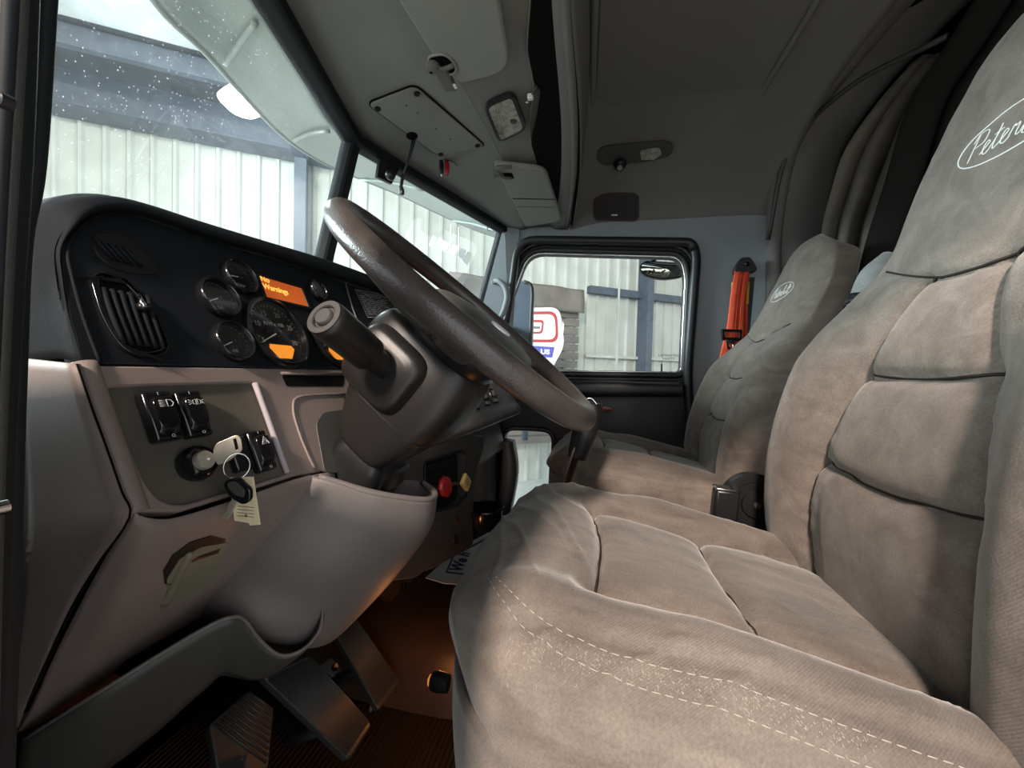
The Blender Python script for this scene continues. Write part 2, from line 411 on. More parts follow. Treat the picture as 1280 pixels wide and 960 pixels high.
wbox('eave_beam', U0, wuv(370, 205)[1], U1, wuv(370, 205)[1]+.42, .05, .4, M_['bluesteel'], wall)
for px in (378, 801):
    a = wuv(px, 300)[0]
    wbox('column', a-.07, 0, a+.07, TOP, .06, .34, M_['bluesteel'], wall)
a = wuv(765, 400)[0]; wbox('downpipe', a-.015, .6, a+.015, wuv(765, 365)[1]+.2, .17, .2, M_['shopwall'], wall)
# shop roof: insulation between purlins
roof = thing('ceiling', wp(0, TOP, 2), 'dark insulated roof of the shop with steel purlins', None, kind='structure')
mesh('roof_deck', [wp(U0-2, TOP+.05, -.5), wp(U1, TOP+.05, -.5), wp(U1, TOP+2.2, 14), wp(U0-2, TOP+2.2, 14)], [(0, 1, 2, 3)], M_['insul'], roof, False, solid=.1)
for i in range(7):
    w0_ = 1.0 + i*1.5; h = TOP + .05 + (w0_+.5)*2.15/14.5
    wbox('purlin', U0, h-.22, U1, h-.02, w0_, w0_+.08, M_['bluesteel'], roof)
for px in (378, 801):
    a = wuv(px, 300)[0]
    v = [wp(a-.09, TOP-.25, .3), wp(a+.09, TOP-.25, .3), wp(a+.09, TOP+1.6, 13), wp(a-.09, TOP+1.6, 13)]
    v += [x + Vector((0, 0, .3)) for x in v]
    mesh('rafter', v, [(0, 1, 2, 3), (4, 5, 6, 7), (0, 1, 5, 4), (1, 2, 6, 5), (2, 3, 7, 6), (3, 0, 4, 7)], M_['bluesteel'], roof, False)
mesh('skylight', [wp(-7.8, TOP+.02+.22, 1.2), wp(-2.3, TOP+.02+.22, 1.2), wp(-2.3, TOP+.02+.58, 3.6), wp(-7.8, TOP+.02+.58, 3.6)], [(0, 1, 2, 3)], M_['roofsheet'], roof, False, solid=.02)
# high bay lamp in view
lp = at(303, 127, Y=3.6)
hb = thing('high_bay_lamp', lp, 'bright high bay lamp glaring through the left windshield pane', 'lamp')
hf = Fr(lp, (1, 0, 0), (0, 1, 0))
M_['lamp'] = mat('lit_lamp', (1, 1, 1), .5, emit=(.9, .95, 1), estr=60)
lathe('reflector', [(.04, .20), (.10, .13), (.17, .04), (.21, -.02), (.20, -.03)], hf, M_['white'], hb)
lathe('bulb', [(.02, .02), (.14, -.01), (.18, -.04), (.13, -.09), (.02, -.12)], hf, M_['lamp'], hb)
tube('hanger', [lp+Vector((0, 0, .15)), lp+Vector((0, 0, 1.2))], .01, M_['bluesteel'], hb, n=1)
pl = bpy.data.lights.new('high_bay_glow', 'POINT'); pl.energy = 60; pl.color = (.85, .93, 1); pl.shadow_soft_size = .1
po = bpy.data.objects.new('high_bay_glow', pl); C.objects.link(po); po.location = lp - Vector((0, 0, .2))
# tarp hung on the wall, with shutter slats below
tp = thing('tarp', wp(wuv(690, 400)[0], 1.5, .3), 'grey brown tarp hung against the white wall behind the sign', 'tarp')
ua, ub = wuw(560, 400, .45)[0], wuw(729, 400, .45)[0]; vt = wuw(700, 356, .45)[1]; vm = wuw(700, 386, .45)[1]
rows = []
for j, vv in enumerate((vt, (vt+vm)/2, vm)):
    rows.append([wp(ua+(ub-ua)*i/9, vv-.04*i/9, .45+.03*math.sin(i*2.1+j)) for i in range(10)])
grid('tarp_sheet', rows, M_['tarp'], tp, 3, 4, solid=.004)
nsl = 16; vb = wuw(660, 556, .34)[1]
for i in range(nsl):
    v0_ = vm - (vm-vb)*i/nsl
    wbox('shutter_slat', ua, v0_-(vm-vb)/nsl*.82, ub-.02, v0_, .30, .34+.02*(i % 2), M_['tarp'], tp, .004)
# sign
sg_o = at(690, 400, X=5.3)
sgd = Vector((WF.x.x, WF.x.y, 0)).normalized()
SF = Fr(sg_o, WF.x if WF.x.cross(Vector((0, 0, 1))).dot(-p0) > 0 else -WF.x, (0, 0, 1))
if SF.n.dot(-sg_o) < 0: SF = Fr(sg_o, -SF.x, (0, 0, 1))
sx = 1 if SF.x.dot(CR) > 0 else -1
S = lambda px, py: SF.uv(px, py)
sign = thing('shop_sign', SF.p(0, -.9), 'large rounded white sign with red outlined emblem and blue band below', 'sign')
def SP(pts, r=.05): return roundpoly([S(*p) for p in pts], r)
outer = SP([(600, 386), (700, 384), (706, 432), (693, 456), (612, 452)], [.1, .14, .12, .02, .02])
back = SP([(612, 394), (713, 398), (708, 436), (697, 461), (622, 458)], [.1, .12, .1, .02, .02])
plate('sign_back', [back], SF, .06, M_['signwhite'], sign, .004, -.14)
plate('sign_side', [SP([(606, 390), (708, 394), (704, 434), (694, 458), (620, 455)], [.1, .12, .1, .02, .02])], SF, .04, M_['signgrey'], sign, 0, -.09)
plate('sign_face', [outer], SF, .05, M_['signwhite'], sign, .006, 0)
ring = [SP([(616, 390), (696, 389), (698, 428), (618, 427)], .12), SP([(619, 393.5), (693.5, 392.5), (695, 424.5), (621, 424)], .11)]
plate('red_outline', ring, SF, .01, M_['signred'], sign, 0, .006)
ring = [SP([(630, 400), (680, 400), (678, 417), (632, 417)], .05), SP([(633, 402.6), (678, 402.6), (676, 414.8), (635, 414.8)], .04)]
plate('red_inner_outline', ring, SF, .01, M_['signred'], sign, 0, .006)
plate('grey_bar', [SP([(640, 407), (675, 408), (675, 411), (640, 410)], .005)], SF, .01, M_['signgrey'], sign, 0, .006)
plate('blue_band', [SP([(618, 429), (693, 434), (690, 447), (618, 443)], .01)], SF, .01, M_['signblue'], sign, 0, .006)
text('band_lettering', 'US', .085, Fr(SF.p(*S(681, 440), .0095), SF.x, SF.y), M_['signwhite'], sign, .001, sx=1.35, bold=.004)
tube('sign_post', [SF.p(-.3, -.2, -.1), SF.p(-.3, -1.6, -.1)], .04, M_['bluesteel'], sign, n=1)
# red and white banner seen between the wheel rims
bo = at(548, 372, Y=3.4)
bf = Fr(bo, (1, -.15, 0), (0, 0, 1)); bn = thing('banner', bo, 'red and white banner seen over the dash between the wheel rims', 'banner')
plate('banner_sheet', [rr(-.65, -.3, .45, .16, .02)], bf, .01, M_['signwhite'], bn)
plate('red_band', [[(-.5, .12), (.44, -.10), (.44, -.29), (-.2, -.1)]], bf, .004, M_['red'], bn, 0, .004)
text('banner_lettering', '10C', .16, Fr(bf.p(.2, -.1, .0045), bf.x - bf.y*.25, bf.y), M_['signwhite'], bn, .001)
# ================================================================== the cab shell
XW = 1.86
RW = Fr((XW, 0, 0), (0, -1, 0), (0, 0, 1))          # u = -Y, v = Z, normal towards the camera (-X)
if RW.n.x > 0: RW.n = -RW.n
def W2(px, py, X=XW):
    q = at(px, py, X=X); return (-q.y, q.z)
def W2s(pts, r=0, X=XW):
    L = [W2(*p, X=X) for p in pts]; return roundpoly(L, r) if r else L
cabwall = thing('wall_back', (XW+.02, -.8, -.5), 'grey passenger side cab wall around the door', None, kind='structure')
door_out = W2s([(645, 297), (868, 300), (874, 322), (862, 470), (870, 580), (872, 830), (560, 830), (560, 560), (618, 470), (636, 370)], [.10, .10, .05, .1, .1, .02, .02, .1, .1, .1])
wall_poly = [(-.80, .80), (1.15, .80), (1.15, -.95), (-.80, -.95)]
wall_poly = [(-.43, .72), (1.3, .80), (1.3, -.95), (-1.0, -.95), (-1.0, .05), (-.62, .05)]
plate('side_trim', [wall_poly, door_out], RW, .03, M_['sidewall'], cabwall, .004, 0)
door = thing('door_1', (XW+.02, .2, -.9), 'black trimmed passenger door with a window and a lower peep window', None, kind='structure')
DW = XW+.02
RD = Fr((DW, 0, 0), (0, -1, 0), (0, 0, 1))
if RD.n.x > 0: RD.n = -RD.n
glass_l = W2s([(661, 317), (849, 322), (856, 345), (850, 465), (612, 462), (640, 375)], [.075, .06, .05, .02, .02, .05], X=DW)
low_l = W2s([(632, 537), (690, 540), (688, 660), (624, 658)], .05, X=DW)
door_l = [(u*1.0, v) for u, v in W2s([(640, 292), (872, 296), (879, 322), (867, 470), (875, 580), (877, 850), (555, 850), (555, 560), (610, 470), (630, 370)], .08, X=DW)]
plate('door_panel', [door_l, glass_l, low_l], RD, .05, M_['rubber'], door, .006, 0)
def ringtube(name, loop, X, r, m, parent):
    P = [Vector((X, -u, v)) for u, v in loop]
    return tube(name, P, r, m, parent, n=1, seg=8, closed=True)
def grow(loop, d):
    c = Vector((sum(p[0] for p in loop)/len(loop), sum(p[1] for p in loop)/len(loop))); out = []
    N = len(loop)
    for i in range(N):
        a, b = Vector(loop[i-1]), Vector(loop[(i+1) % N]); t = (b-a).normalized(); nrm = Vector((t.y, -t.x))
        p = Vector(loop[i])
        if nrm.dot(p-c) < 0: nrm = -nrm
        out.append(tuple(p+nrm*d))
    return out
ringtube('window_seal', grow(glass_l, .016), DW-.004, .014, M_['rubber'], door)
ringtube('chrome_bead', grow(glass_l, .002), DW-.004, .0035, M_['chrome'], door)
ringtube('outer_seal', grow(door_out, -.012), XW-.008, .020, M_['rubber'], door)
ringtube('middle_seal', grow(glass_l, .047), DW-.008, .010, M_['rubber'], door)
ringtube('peep_window_seal', grow(low_l, .010), DW-.006, .012, M_['rubber'], door)
plate('window_glass', [grow(glass_l, .012)], RD, .004, M_['doorglass'], door, 0, -.03)
plate('peep_glass', [grow(low_l, .008)], RD, .004, M_['doorglass'], door, 0, -.03)
# armrest / pull shelf on the door, red reflector
q = [Vector((DW-.02, y, z)) for y, z in ((.28, -.02), (.0, -.03), (-.2, -.02), (-.42, -.0))]
loft('door_armrest', [(Vector((DW-.03, y, z)), Vector((.035, 0, 0)), Vector((0, 0, hh))) for y, z, hh in ((.30, -.06, .02), (.15, -.06, .035), (-.1, -.055, .035), (-.36, -.05, .03))], M_['rubber'], door, 24, 4)
q = at(757, 511, X=DW-.07); lathe('door_reflector', [(.028, 0), (.026, .006), (.01, .009)], Fr(q, (0, -1, 0), (0, 0, 1)), M_['redlit'], door, 20, 1.2, .45)
tube('lock_button', [at(827, 466, X=DW-.01), at(827, 455, X=DW-.01)], .004, M_['dgray'], door, n=1)
text('glass_etching', 'LAMINATED\nSAFETY', .016, Fr((DW+.025, -W2(838, 446)[0], W2(838, 446)[1]), (0, -1, 0), (0, 0, 1)), M_['dgray'], door, .0003)
# door hinge pillar trim and passenger windshield pillar
# grab handle
gh = thing('grab_handle', at(620, 380, X=XW-.03), 'pale grey curved grab handle on the windshield pillar by the door', 'handle')
gp = [at(x, y, X=X) for x, y, X in ((616, 353, 1.835), (622, 351, 1.80), (631, 358, 1.795), (634, 371, 1.795), (631, 385, 1.795), (626, 396, 1.80), (620, 400, 1.835))]
tube('grip', gp, [.009, .012, .014, .014, .014, .012, .010], M_['sidewall'], gh, 5, 12)
lathe('screw_cap', [(.006, 0), (.005, .003)], Fr(at(616, 352, X=1.79), (0, -1, 0), (0, 0, 1)), M_['chrome'], gh, 12)
# windshield pillars, header and floor of the cab shell
TL, TC, TR = Vector((.10, .43, .70)), Vector((.99, .66, .655)), Vector((XW, .425, .70))
BC = at(403, 330, X=.99); BL = Vector((.12, .60, .02)); BR = Vector((1.86, .62, .10))
TC = at(441, 183, X=.99); TR = at(628, 291, X=1.84); TL = Vector((.10, TR.y+.02, TR.z+.01))
TCf = TC
ws = thing('trim_1', (.99, .75, .1), 'black windshield frame with centre bar', None, kind='structure')
def bar(name, pts, wdt, dep, m, parent, up=(0, -1, 0)):
    st = []
    for i, p in enumerate(pts):
        a = pts[max(i-1, 0)]; b = pts[min(i+1, len(pts)-1)]; t = (b-a).normalized(); n_ = Vector(up); n_ = (n_-t*n_.dot(t)).normalized(); s_ = t.cross(n_)
        st.append((p, s_*wdt/2, n_*dep/2))
    return loft(name, st, m, parent, 20, 1, 6)
bar('centre_bar', [TC+Vector((0, 0, .03)), BC, BC+(BC-TC)*.9], .040, .04, M_['frameblack'], ws)
bar('right_pillar', [TR+Vector((.015, 0, .03)), TR+(BR-TR)*.5+Vector((.015, 0, 0)), BR+Vector((.015, 0, -.2))], .03, .05, M_['frameblack'], ws)
bar('right_header', [TC+Vector((0, 0, .014)), TR+Vector((0, 0, .014))], .030, .05, M_['frameblack'], ws)
bar('left_header', [TL+Vector((0, 0, .014)), TC+Vector((0, 0, .014))], .030, .05, M_['frameblack'], ws)
# glass panes
def pane(name, pts, m, label):
    n_ = (pts[1]-pts[0]).cross(pts[3]-pts[0]).normalized(); v = pts+[p+n_*.006 for p in pts]
    o = mesh(name, v, [(0, 1, 2, 3), (7, 6, 5, 4), (0, 4, 5, 1), (1, 5, 6, 2), (2, 6, 7, 3), (3, 7, 4, 0)], m, None, False)
    origin(o); return tag(o, label, kind='structure')
dn = (BC-TC)
pane('window_1', [TL+Vector((0, .01, 0)), TC+Vector((0, .01, 0)), TC+dn*2.4+Vector((0, .01, 0)), TL+dn*2.4+Vector((0, .01, 0))], M_['windshield'], 'dusty left windshield pane')
pane('window_2', [TC+Vector((0, .01, 0)), TR+Vector((0, .01, 0)), TR+dn*2.4+Vector((0, .01, 0)), TC+dn*2.4+Vector((0, .01, 0))], M_['windshield'], 'dusty right windshield pane')
# pillar trim (passenger) between windshield and door: blue grey
mesh('pillar_trim', [TR+Vector((.0, -.01, .04)), Vector((XW-.001, W2(650, 285)[0]*-1, W2(650, 285)[1])), Vector((XW-.001, .40, .05)), TR+dn*1.8+Vector((.02, -.01, 0))], [(0, 1, 2, 3)], M_['sidewall'], cabwall, False, solid=.01)
# driver side A pillar, seen in the foreground
ap = thing('trim_2', (.06, .2, -.2), 'dark driver door pillar with rubber door seal', None, kind='structure')
def vline(px0, py0, px1, py1, X): return [at(px0, py0, X=X), at((px0+px1)/2, (py0+py1)/2, X=X), at(px1, py1, X=X)]
def pil(name, xs, X, dep, m):
    """pillar whose edges run between pixel columns at top and bottom, at lateral X"""
    (a0, a1), (b0, b1) = xs
    A = at(a0, -60, X=X); B = at(b0, 1000, X=X); A2 = at(a1, -60, X=X+dep); B2 = at(b1, 1000, X=X+dep)
    v = [A, B, B2, A2]; n_ = Vector((0, .05, 0)); v += [p+n_ for p in v]
    return mesh(name, v, [(0, 1, 2, 3), (7, 6, 5, 4), (0, 4, 5, 1), (1, 5, 6, 2), (2, 6, 7, 3), (3, 7, 4, 0)], m, ap, False)
def strip(name, l, r, X, X2, m, par, thick=.01):
    """surface between two edge polylines (pixel lists) at lateral X and X2"""
    rows = [[at(p[0], p[1], X=X) for p in l], [at(p[0], p[1], X=X2) for p in r]]
    return grid(name, rows, m, par, 4, 2, solid=.002)
strip('jamb_panel', [(-260, -1200), (-260, -400), (-260, -40), (-260, 300), (-260, 640), (-260, 1000)], [(60, -1400), (36, -500), (24, -40), (6, 300), (-8, 640), (-16, 1000)], .05, .06, M_['dgray'], ap)
tube('door_seal', [at(x, y, X=.066) for x, y in ((30, -60), (20, 200), (4, 450), (-8, 750), (-14, 1010))], .0026, M_['frameblack'], ap, 6, 14)
tube('seal_lip', [at(x, y, X=.085) for x, y in ((62, -60), (45, 200), (28, 300), (21, 450), (12, 750), (4, 1010))], .0022, M_['frameblack'], ap, 6, 14)
strip('jamb_return', [(60, -1400), (36, -500), (24, -40), (6, 300), (-8, 640), (-16, 1000)], [(210, -1400), (130, -500), (78, -40), (42, 300), (26, 640), (15, 1000)], .058, .14, M_['frameblack'], ap)
for x, y, r_ in ((14, 131, .0012), (8, 633, .0012)):
    lathe('jamb_screw', [(r_, 0), (r_, .0015), (r_*.5, .002)], Fr(at(x, y, X=.046), (0, -1, 0), (0, 0, 1)) , M_['black' if y < 300 else 'chrome'], ap, 12, 1, 1)
# driver door opening: roof rail (shades the upper seat), rear post, sill
dr = thing('trim_3', (.04, -.3, .8), 'dark driver door opening with roof rail, rear post and sill', None, kind='structure')
box('roof_rail', Vector((.04, -.35, .67)), (.10, 1.5, .34), M_['dgray'], dr, .01)
box('rear_post', Vector((.04, -1.05, -.05)), (.10, .16, 1.6), M_['dgray'], dr, .01)
box('door_sill', Vector((.08, -.35, -.78)), (.10, 1.5, .10), M_['dgray'], dr, .01)
box('cowl_side', Vector((.045, .53, -.39)), (.03, .80, 1.02), M_['dgray'], ap, 0)
# cab outer body behind everything: closes the cab against the shop light
cb = thing('wall_front', (1.0, .95, -.6), 'unlit firewall and sleeper walls closing the cab', None, kind='structure')
box('firewall', Vector((.97, .86, -.42)), (1.85, .04, .72), M_['void'], cb, 0)
box('sleeper_back', Vector((.97, -1.75, .1)), (2.1, .04, 2.1), M_['void'], cb, 0)
box('sleeper_side', Vector((1.93, -1.35, .1)), (.04, .8, 2.1), M_['void'], cb, 0)
box('sleeper_side', Vector((.03, -1.45, .1)), (.04, .6, 2.1), M_['void'], cb, 0)
box('outer_skin', Vector((1.93, -.74, .2)), (.03, .54, 1.9), M_['void'], cb, 0)
# cab floor
fl = thing('floor', (.97, -.4, -.75), 'ribbed black rubber cab floor with a brown transmission tunnel', None, kind='structure')
box('floor_pan', Vector((.97, -.45, -.76)), (1.82, 2.6, .05), M_['void'], fl, 0)
v = []; f = []; nr = 150; y0, y1 = -.75, .80
for i in range(nr):
    a = y0 + (y1-y0)*i/nr; s_ = (y1-y0)/nr
    for yy, zz in ((a, 0), (a+.2*s_, .004), (a+.6*s_, .004), (a+.8*s_, 0)): v += [(.10, yy, -.733+zz), (1.84, yy, -.733+zz)]
for i in range(nr*4-1): f.append((2*i, 2*i+1, 2*i+3, 2*i+2))
mesh('ribbed_mat', v, f, M_['mat'], fl, False)
grid('tunnel', [[(.80, y, -.73), (.83, y, -.70), (.88, y, -.62), (.95, y, -.60), (1.1, y, -.60), (1.25, y, -.61), (1.33, y, -.70), (1.36, y, -.73)] for y in (-.6, -.1, .12)] + [[(.78, y, -.73), (.81, y, -.66), (.86, y, -.61), (.95, y, -.59), (1.1, y, -.585), (1.25, y, -.60), (1.33, y, -.68), (1.36, y, -.73)] for y in (.3, .5, .8)], M_['hump'], fl, 4, 3)
# ceiling of the cab
ce = thing('ceiling', (1.0, -.3, .95), 'dark grey cab headliner with raised roof hatch panel', None, kind='structure')
prof = [(.02, .70), (.06, .80), (.16, .90), (.34, .945), (.8, .955), (1.3, .955), (1.52, .93), (1.68, .86), (1.80, .77), (1.865, .685)]
rows = []
for y, dz in ((.14, -.03), (.0, 0), (-.2, 0), (-.4, 0), (-.6, 0), (-.70, -.01)):
    rows.append([(x, y, z+dz) for x, z in prof])
grid('headliner', rows, M_['ceil'], ce, 5, 4, solid=.02, offset=-1)
HF = Fr((0, 0, .957), (0, -1, 0), (-1, 0, 0))      # facing down: u=-Y, v=-X
if HF.n.z > 0: HF = Fr((0, 0, .957), (0, -1, 0), (1, 0, 0))
def H2(px, py):
    q = at(px, py, Z=.957) - HF.o; return (q.dot(HF.x), q.dot(HF.y))
hl = roundpoly([H2(743, 163), H2(925, 152), (H2(925, 152)[0]+.02, HF.y.x*.30), (.0, HF.y.x*.30)], .06)
plate('hatch_panel', [hl], HF, .014, M_['ceil'], ce, .005, .012)
tube('hatch_groove', [HF.p(u_, v_, .008) for u_, v_ in grow(hl, .010)], .010, M_['ceil'], ce, n=1, seg=8, closed=True)
# rear arch of the headliner
arch = []
for (px, py, X, w_) in ((961, 480, 1.845, .03), (957, 380, 1.85, .03), (958, 288, 1.85, .03), (972, 190, 1.74, .04), (1015, 110, 1.60, .05), (1085, 20, 1.40, .05), (1200, -120, 1.1, .05)):
    arch.append((at(px, py, X=X), w_))
v = []
tube('rear_arch', [p + Vector((0, -.03, 0)) for p, w_ in arch], [w_ for p, w_ in arch], M_['ceil'], ce, 6, 16)
rows = [[p+Vector((.0, -.03, 0)) for p, _ in arch], [p+Vector((-.02, -.12, -.0)) for p, _ in arch], [p+Vector((-.0, -.22, -.02)) for p, _ in arch]]
grid('rear_arch_trim', rows, M_['ceil'], ce, 6, 4, solid=.01)
box('sleeper_roof', Vector((.97, -1.25, 1.1)), (2.0, 1.1, .04), M_['void'], ce, 0)
# outer roof so no shop light leaks through
box('roof_skin', Vector((.97, -.35, 1.12)), (2.0, 1.6, .03), M_['void'], ce, 0)
box('roof_side', Vector((1.93, -.2, .93)), (.03, 1.5, .44), M_['void'], ce, 0)
box('cap_front', Vector((.97, .30, .95)), (2.0, .03, .40), M_['void'], ce, 0)
# header above the windshield
hd = thing('trim_4', (.99, .4, .75), 'smooth grey windshield header panel', None, kind='structure')
ZH = at(630, 205, X=1.27).z
rows = [
 [TL+Vector((-.05, 0, .03)), TL.lerp(TC, .5)+Vector((0, 0, .03)), TC+Vector((0, -.02, .03)), TC.lerp(TR, .5)+Vector((0, 0, .03)), TR+Vector((.03, 0, .03))],
 [Vector((.05, .38, ZH+.005)), Vector((.55, .45, ZH+.008)), Vector((.99, .47, ZH+.008)), Vector((1.45, .42, ZH+.006)), Vector((1.86, .36, ZH))],
 [Vector((x, .325, ZH+.008)) for x in (.05, .55, .99, 1.45, 1.86)],
 [Vector((x, .22, ZH+.010)) for x in (.05, .55, .99, 1.45, 1.86)],
 [Vector((x, .13, ZH+.015)) for x in (.05, .55, .99, 1.45, 1.86)]]
grid('header_panel', rows, M_['head'], hd, 8, 6, solid=.01, offset=-1)
# ================================================================== seats
def sstep(a, b, x):
    t = np.clip((x-a)/(b-a), 0, 1); return t*t*(3-2*t)
def seg_dist(P, line):
    d = np.full(len(P), 9.0)
    L = cr(line, 5) if len(line) > 2 else np.array(line, float)
    for a, b in zip(L[:-1], L[1:]):
        ab = b-a; t = np.clip(((P-a)@ab)/(ab@ab), 0, 1); q = P-(a+t[:, None]*ab); d = np.minimum(d, np.hypot(q[:, 0], q[:, 1]))
    return d
def ringpts(w, t, e, n):
    an = np.linspace(-PI/2, 1.5*PI, 721)[:-1]; c, s = np.cos(an), np.sin(an)
    r = (np.abs(c/w)**e + np.abs(s/t)**e)**(-1/e); P = np.stack([c*r, s*r], 1)
    Q = np.vstack([P, P[:1]]); L = np.r_[0, np.cumsum(np.hypot(*(Q[1:]-Q[:-1]).T))]
    k = np.linspace(0, L[-1], n+1)[:-1]
    return np.stack([np.interp(k, L, Q[:, 0]), np.interp(k, L, Q[:, 1])], 1)
def slab(name, st, disp, mat, parent, M, n=190, ns=9, e=3.2, wr=.0012, fold=None):
    """st rows: (along y, z) front-surface point, half width, half thickness, normal angle (deg from +z toward +y) ; front surface faces the normal"""
    S = cr([tuple(s) for s in st], ns); V_ = []; N = len(S); F_ = []; Ll = np.r_[0, np.cumsum(np.hypot(np.diff(S[:, 0]), np.diff(S[:, 1])))]
    for i in range(N):
        y, z, w_, t_, an = S[i]
        R = ringpts(max(w_, .002), max(t_, .002), e, n); an = math.radians(an); ny, nz = math.sin(an), math.cos(an)
        lat = R[:, 0]; nn = R[:, 1] - t_
        d = disp(lat, y, z, R[:, 1]/max(t_, .002), w_, t_)
        nn = nn + d
        if fold is not None and M is not None:
            nn = nn + np.array([fold(lat[k], y, z)*(1 if R[k, 1] > 0 else .3) for k in range(n)])
        V_ += [(lat[k], y+ny*nn[k], z+nz*nn[k]) for k in range(n)]
    V_ = [M @ Vector(v) for v in V_]
    out = []
    for v in V_:
        q = noise.noise(v*7)*1.6 + noise.noise(Vector((v.x*30, v.y*9, v.z*22)))*1.0 + noise.noise(v*60)*.25
        out.append(v + Vector((0, 0, 1))*q*wr*.6 + Vector((0, 1, 0))*q*wr*.5)
    for i in range(N-1):
        for k in range(n):
            l = (k+1) % n; F_.append((i*n+k, (i+1)*n+k, (i+1)*n+l, i*n+l))
    F_.append(tuple(range(n))); F_.append(tuple((N-1)*n+k for k in range(n))[::-1])
    return mesh(name, out, F_, mat, parent)
def groove(P, line, dep, sig): 
    d = seg_dist(P, line); return -dep*.75*np.exp(-(d/sig)**2) - dep*.75*np.exp(-(d/(sig*5))**1.3)
# cushion seams in (lateral offset, y)
CS = [[(-.135, -.005), (0, -.012), (.115, .0)],
      [(-.135, -.005), (-.125, -.10), (-.115, -.20), (-.12, -.36)],
      [(.115, .0), (.125, -.10), (.14, -.22), (.145, -.36)],
      [(-.118, -.175), (0, -.162), (.13, -.165)]]
def cush_disp(lat, y, z, tt, w_, t_):
    P = np.stack([lat, np.full_like(lat, y)], 1); top = sstep(.25, .85, tt)
    d = np.zeros_like(lat)
    for l in CS: d += groove(P, l, .014, .0035)
    a = np.abs(lat)
    inside = (1-sstep(.11, .15, a))*(1 if y < -.005 else 0)
    back = sstep(-.02, -.12, np.array([y]))[0]
    d += .030*sstep(.12, .19, a)*(1-sstep(.20, .27, a)*.5)*(.55+.45*back)
    d += .012*np.exp(-((y-.07)/.07)**2)*(1-sstep(.15, .26, a))
    # seam lip at the side stitching line
    d -= .004*np.exp(-((a-.215)/.006)**2)
    return d*top + .006*np.sin(y*46+1)*np.exp(-((tt+.1)/.5)**2)*.4
cush_st = [(-.415, -.330, .10, .03, 0), (-.405, -.305, .19, .06, 0), (-.36, -.292, .235, .08, 0), (-.28, -.272, .255, .09, 0), (-.18, -.250, .262, .095, 0), (-.08, -.228, .264, .10, 0),
           (.0, -.214, .262, .105, 2), (.06, -.212, .250, .105, 8), (.105, -.222, .228, .10, 14), (.138, -.238, .195, .09, 24), (.160, -.262, .150, .07, 38), (.170, -.285, .10, .05, 50), (.173, -.300, .04, .03, 60)]
BS = [[(-.155, .168), (-.05, .135), (0, .128), (.05, .135), (.155, .168)],
      [(-.05, .135), (-.09, .02), (-.128, -.11), (-.138, -.20), (-.125, -.33)],
      [(.05, .135), (.09, .02), (.128, -.11), (.138, -.20), (.125, -.33)],
      [(-.092, .012), (0, .006), (.092, .012)], [(-.13, -.118), (0, -.128), (.13, -.118)]]
def back_disp(lat, y, z, tt, w_, t_):
    P = np.stack([lat, np.full_like(lat, z)], 1); top = sstep(.2, .85, tt)
    d = np.zeros_like(lat); a = np.abs(lat)
    for i, l in enumerate(BS): d += groove(P, l, .014 if i else .009, .0032)
    zz = np.array([z])
    k = 1-sstep(.02, .17, zz)[0]
    d += .036*k*sstep(.10, .20, a)*(1-.35*sstep(.22, .30, a))*(.5+.5*sstep(-.38, -.25, zz)[0])
    d += .010*np.exp(-((z+.19)/.10)**2)*(1-sstep(.08, .14, a))
    d -= .018*(a/.2)**2*sstep(.14, .22, zz)[0]
    return d*top
# front surface: y(z)
back_st = [(-.350, -.400, .15, .04, 90), (-.340, -.385, .20, .05, 90), (-.333, -.34, .235, .058, 90), (-.328, -.27, .262, .062, 90), (-.325, -.19, .278, .064, 88), (-.330, -.11, .280, .064, 86), (-.345, -.02, .262, .064, 82),
           (-.368, .07, .236, .062, 79), (-.392, .135, .212, .060, 78), (-.405, .170, .200, .058, 78), (-.42, .22, .196, .056, 80), (-.44, .29, .192, .053, 80), (-.452, .34, .170, .055, 84), (-.461, .38, .150, .056, 84), (-.467, .41, .124, .055, 80), (-.473, .432, .098, .052, 70), (-.484, .448, .072, .044, 52), (-.502, .458, .046, .030, 28), (-.518, .46, .018, .014, 5)]
def ridge(v):
    return max(0, 1-abs(noise.noise(v))*3.2)**2
def cush_fold(x, y, z):
    # creases: fanning across the front roll, and at the rear corners
    f = 0
    k = max(0, min(1, (y+.02)/.06))
    if k > 0: f += k*.0034*ridge(Vector((x*5+y*3, y*34-x*9, 1.7)))
    k = max(0, min(1, (-y-.20)/.12))*max(0, min(1, (abs(x)-.06)/.1))
    if k > 0: f += k*.0028*ridge(Vector((x*16+y*20, y*14-x*22, 4.2)))
    if x < -.20: f += .0034*ridge(Vector((y*7, x*20+y*9, 7.7)))
    return f + .0007*ridge(Vector((x*12, y*22, 9.1)))
def back_fold(x, y, z):
    k = math.exp(-((abs(x)-.125)/.02)**2)*(1 if z < 0 else 0)
    return k*.0022*ridge(Vector((x*10, 3.3, z*60))) + .0006*ridge(Vector((x*9, 1.1, z*14)))
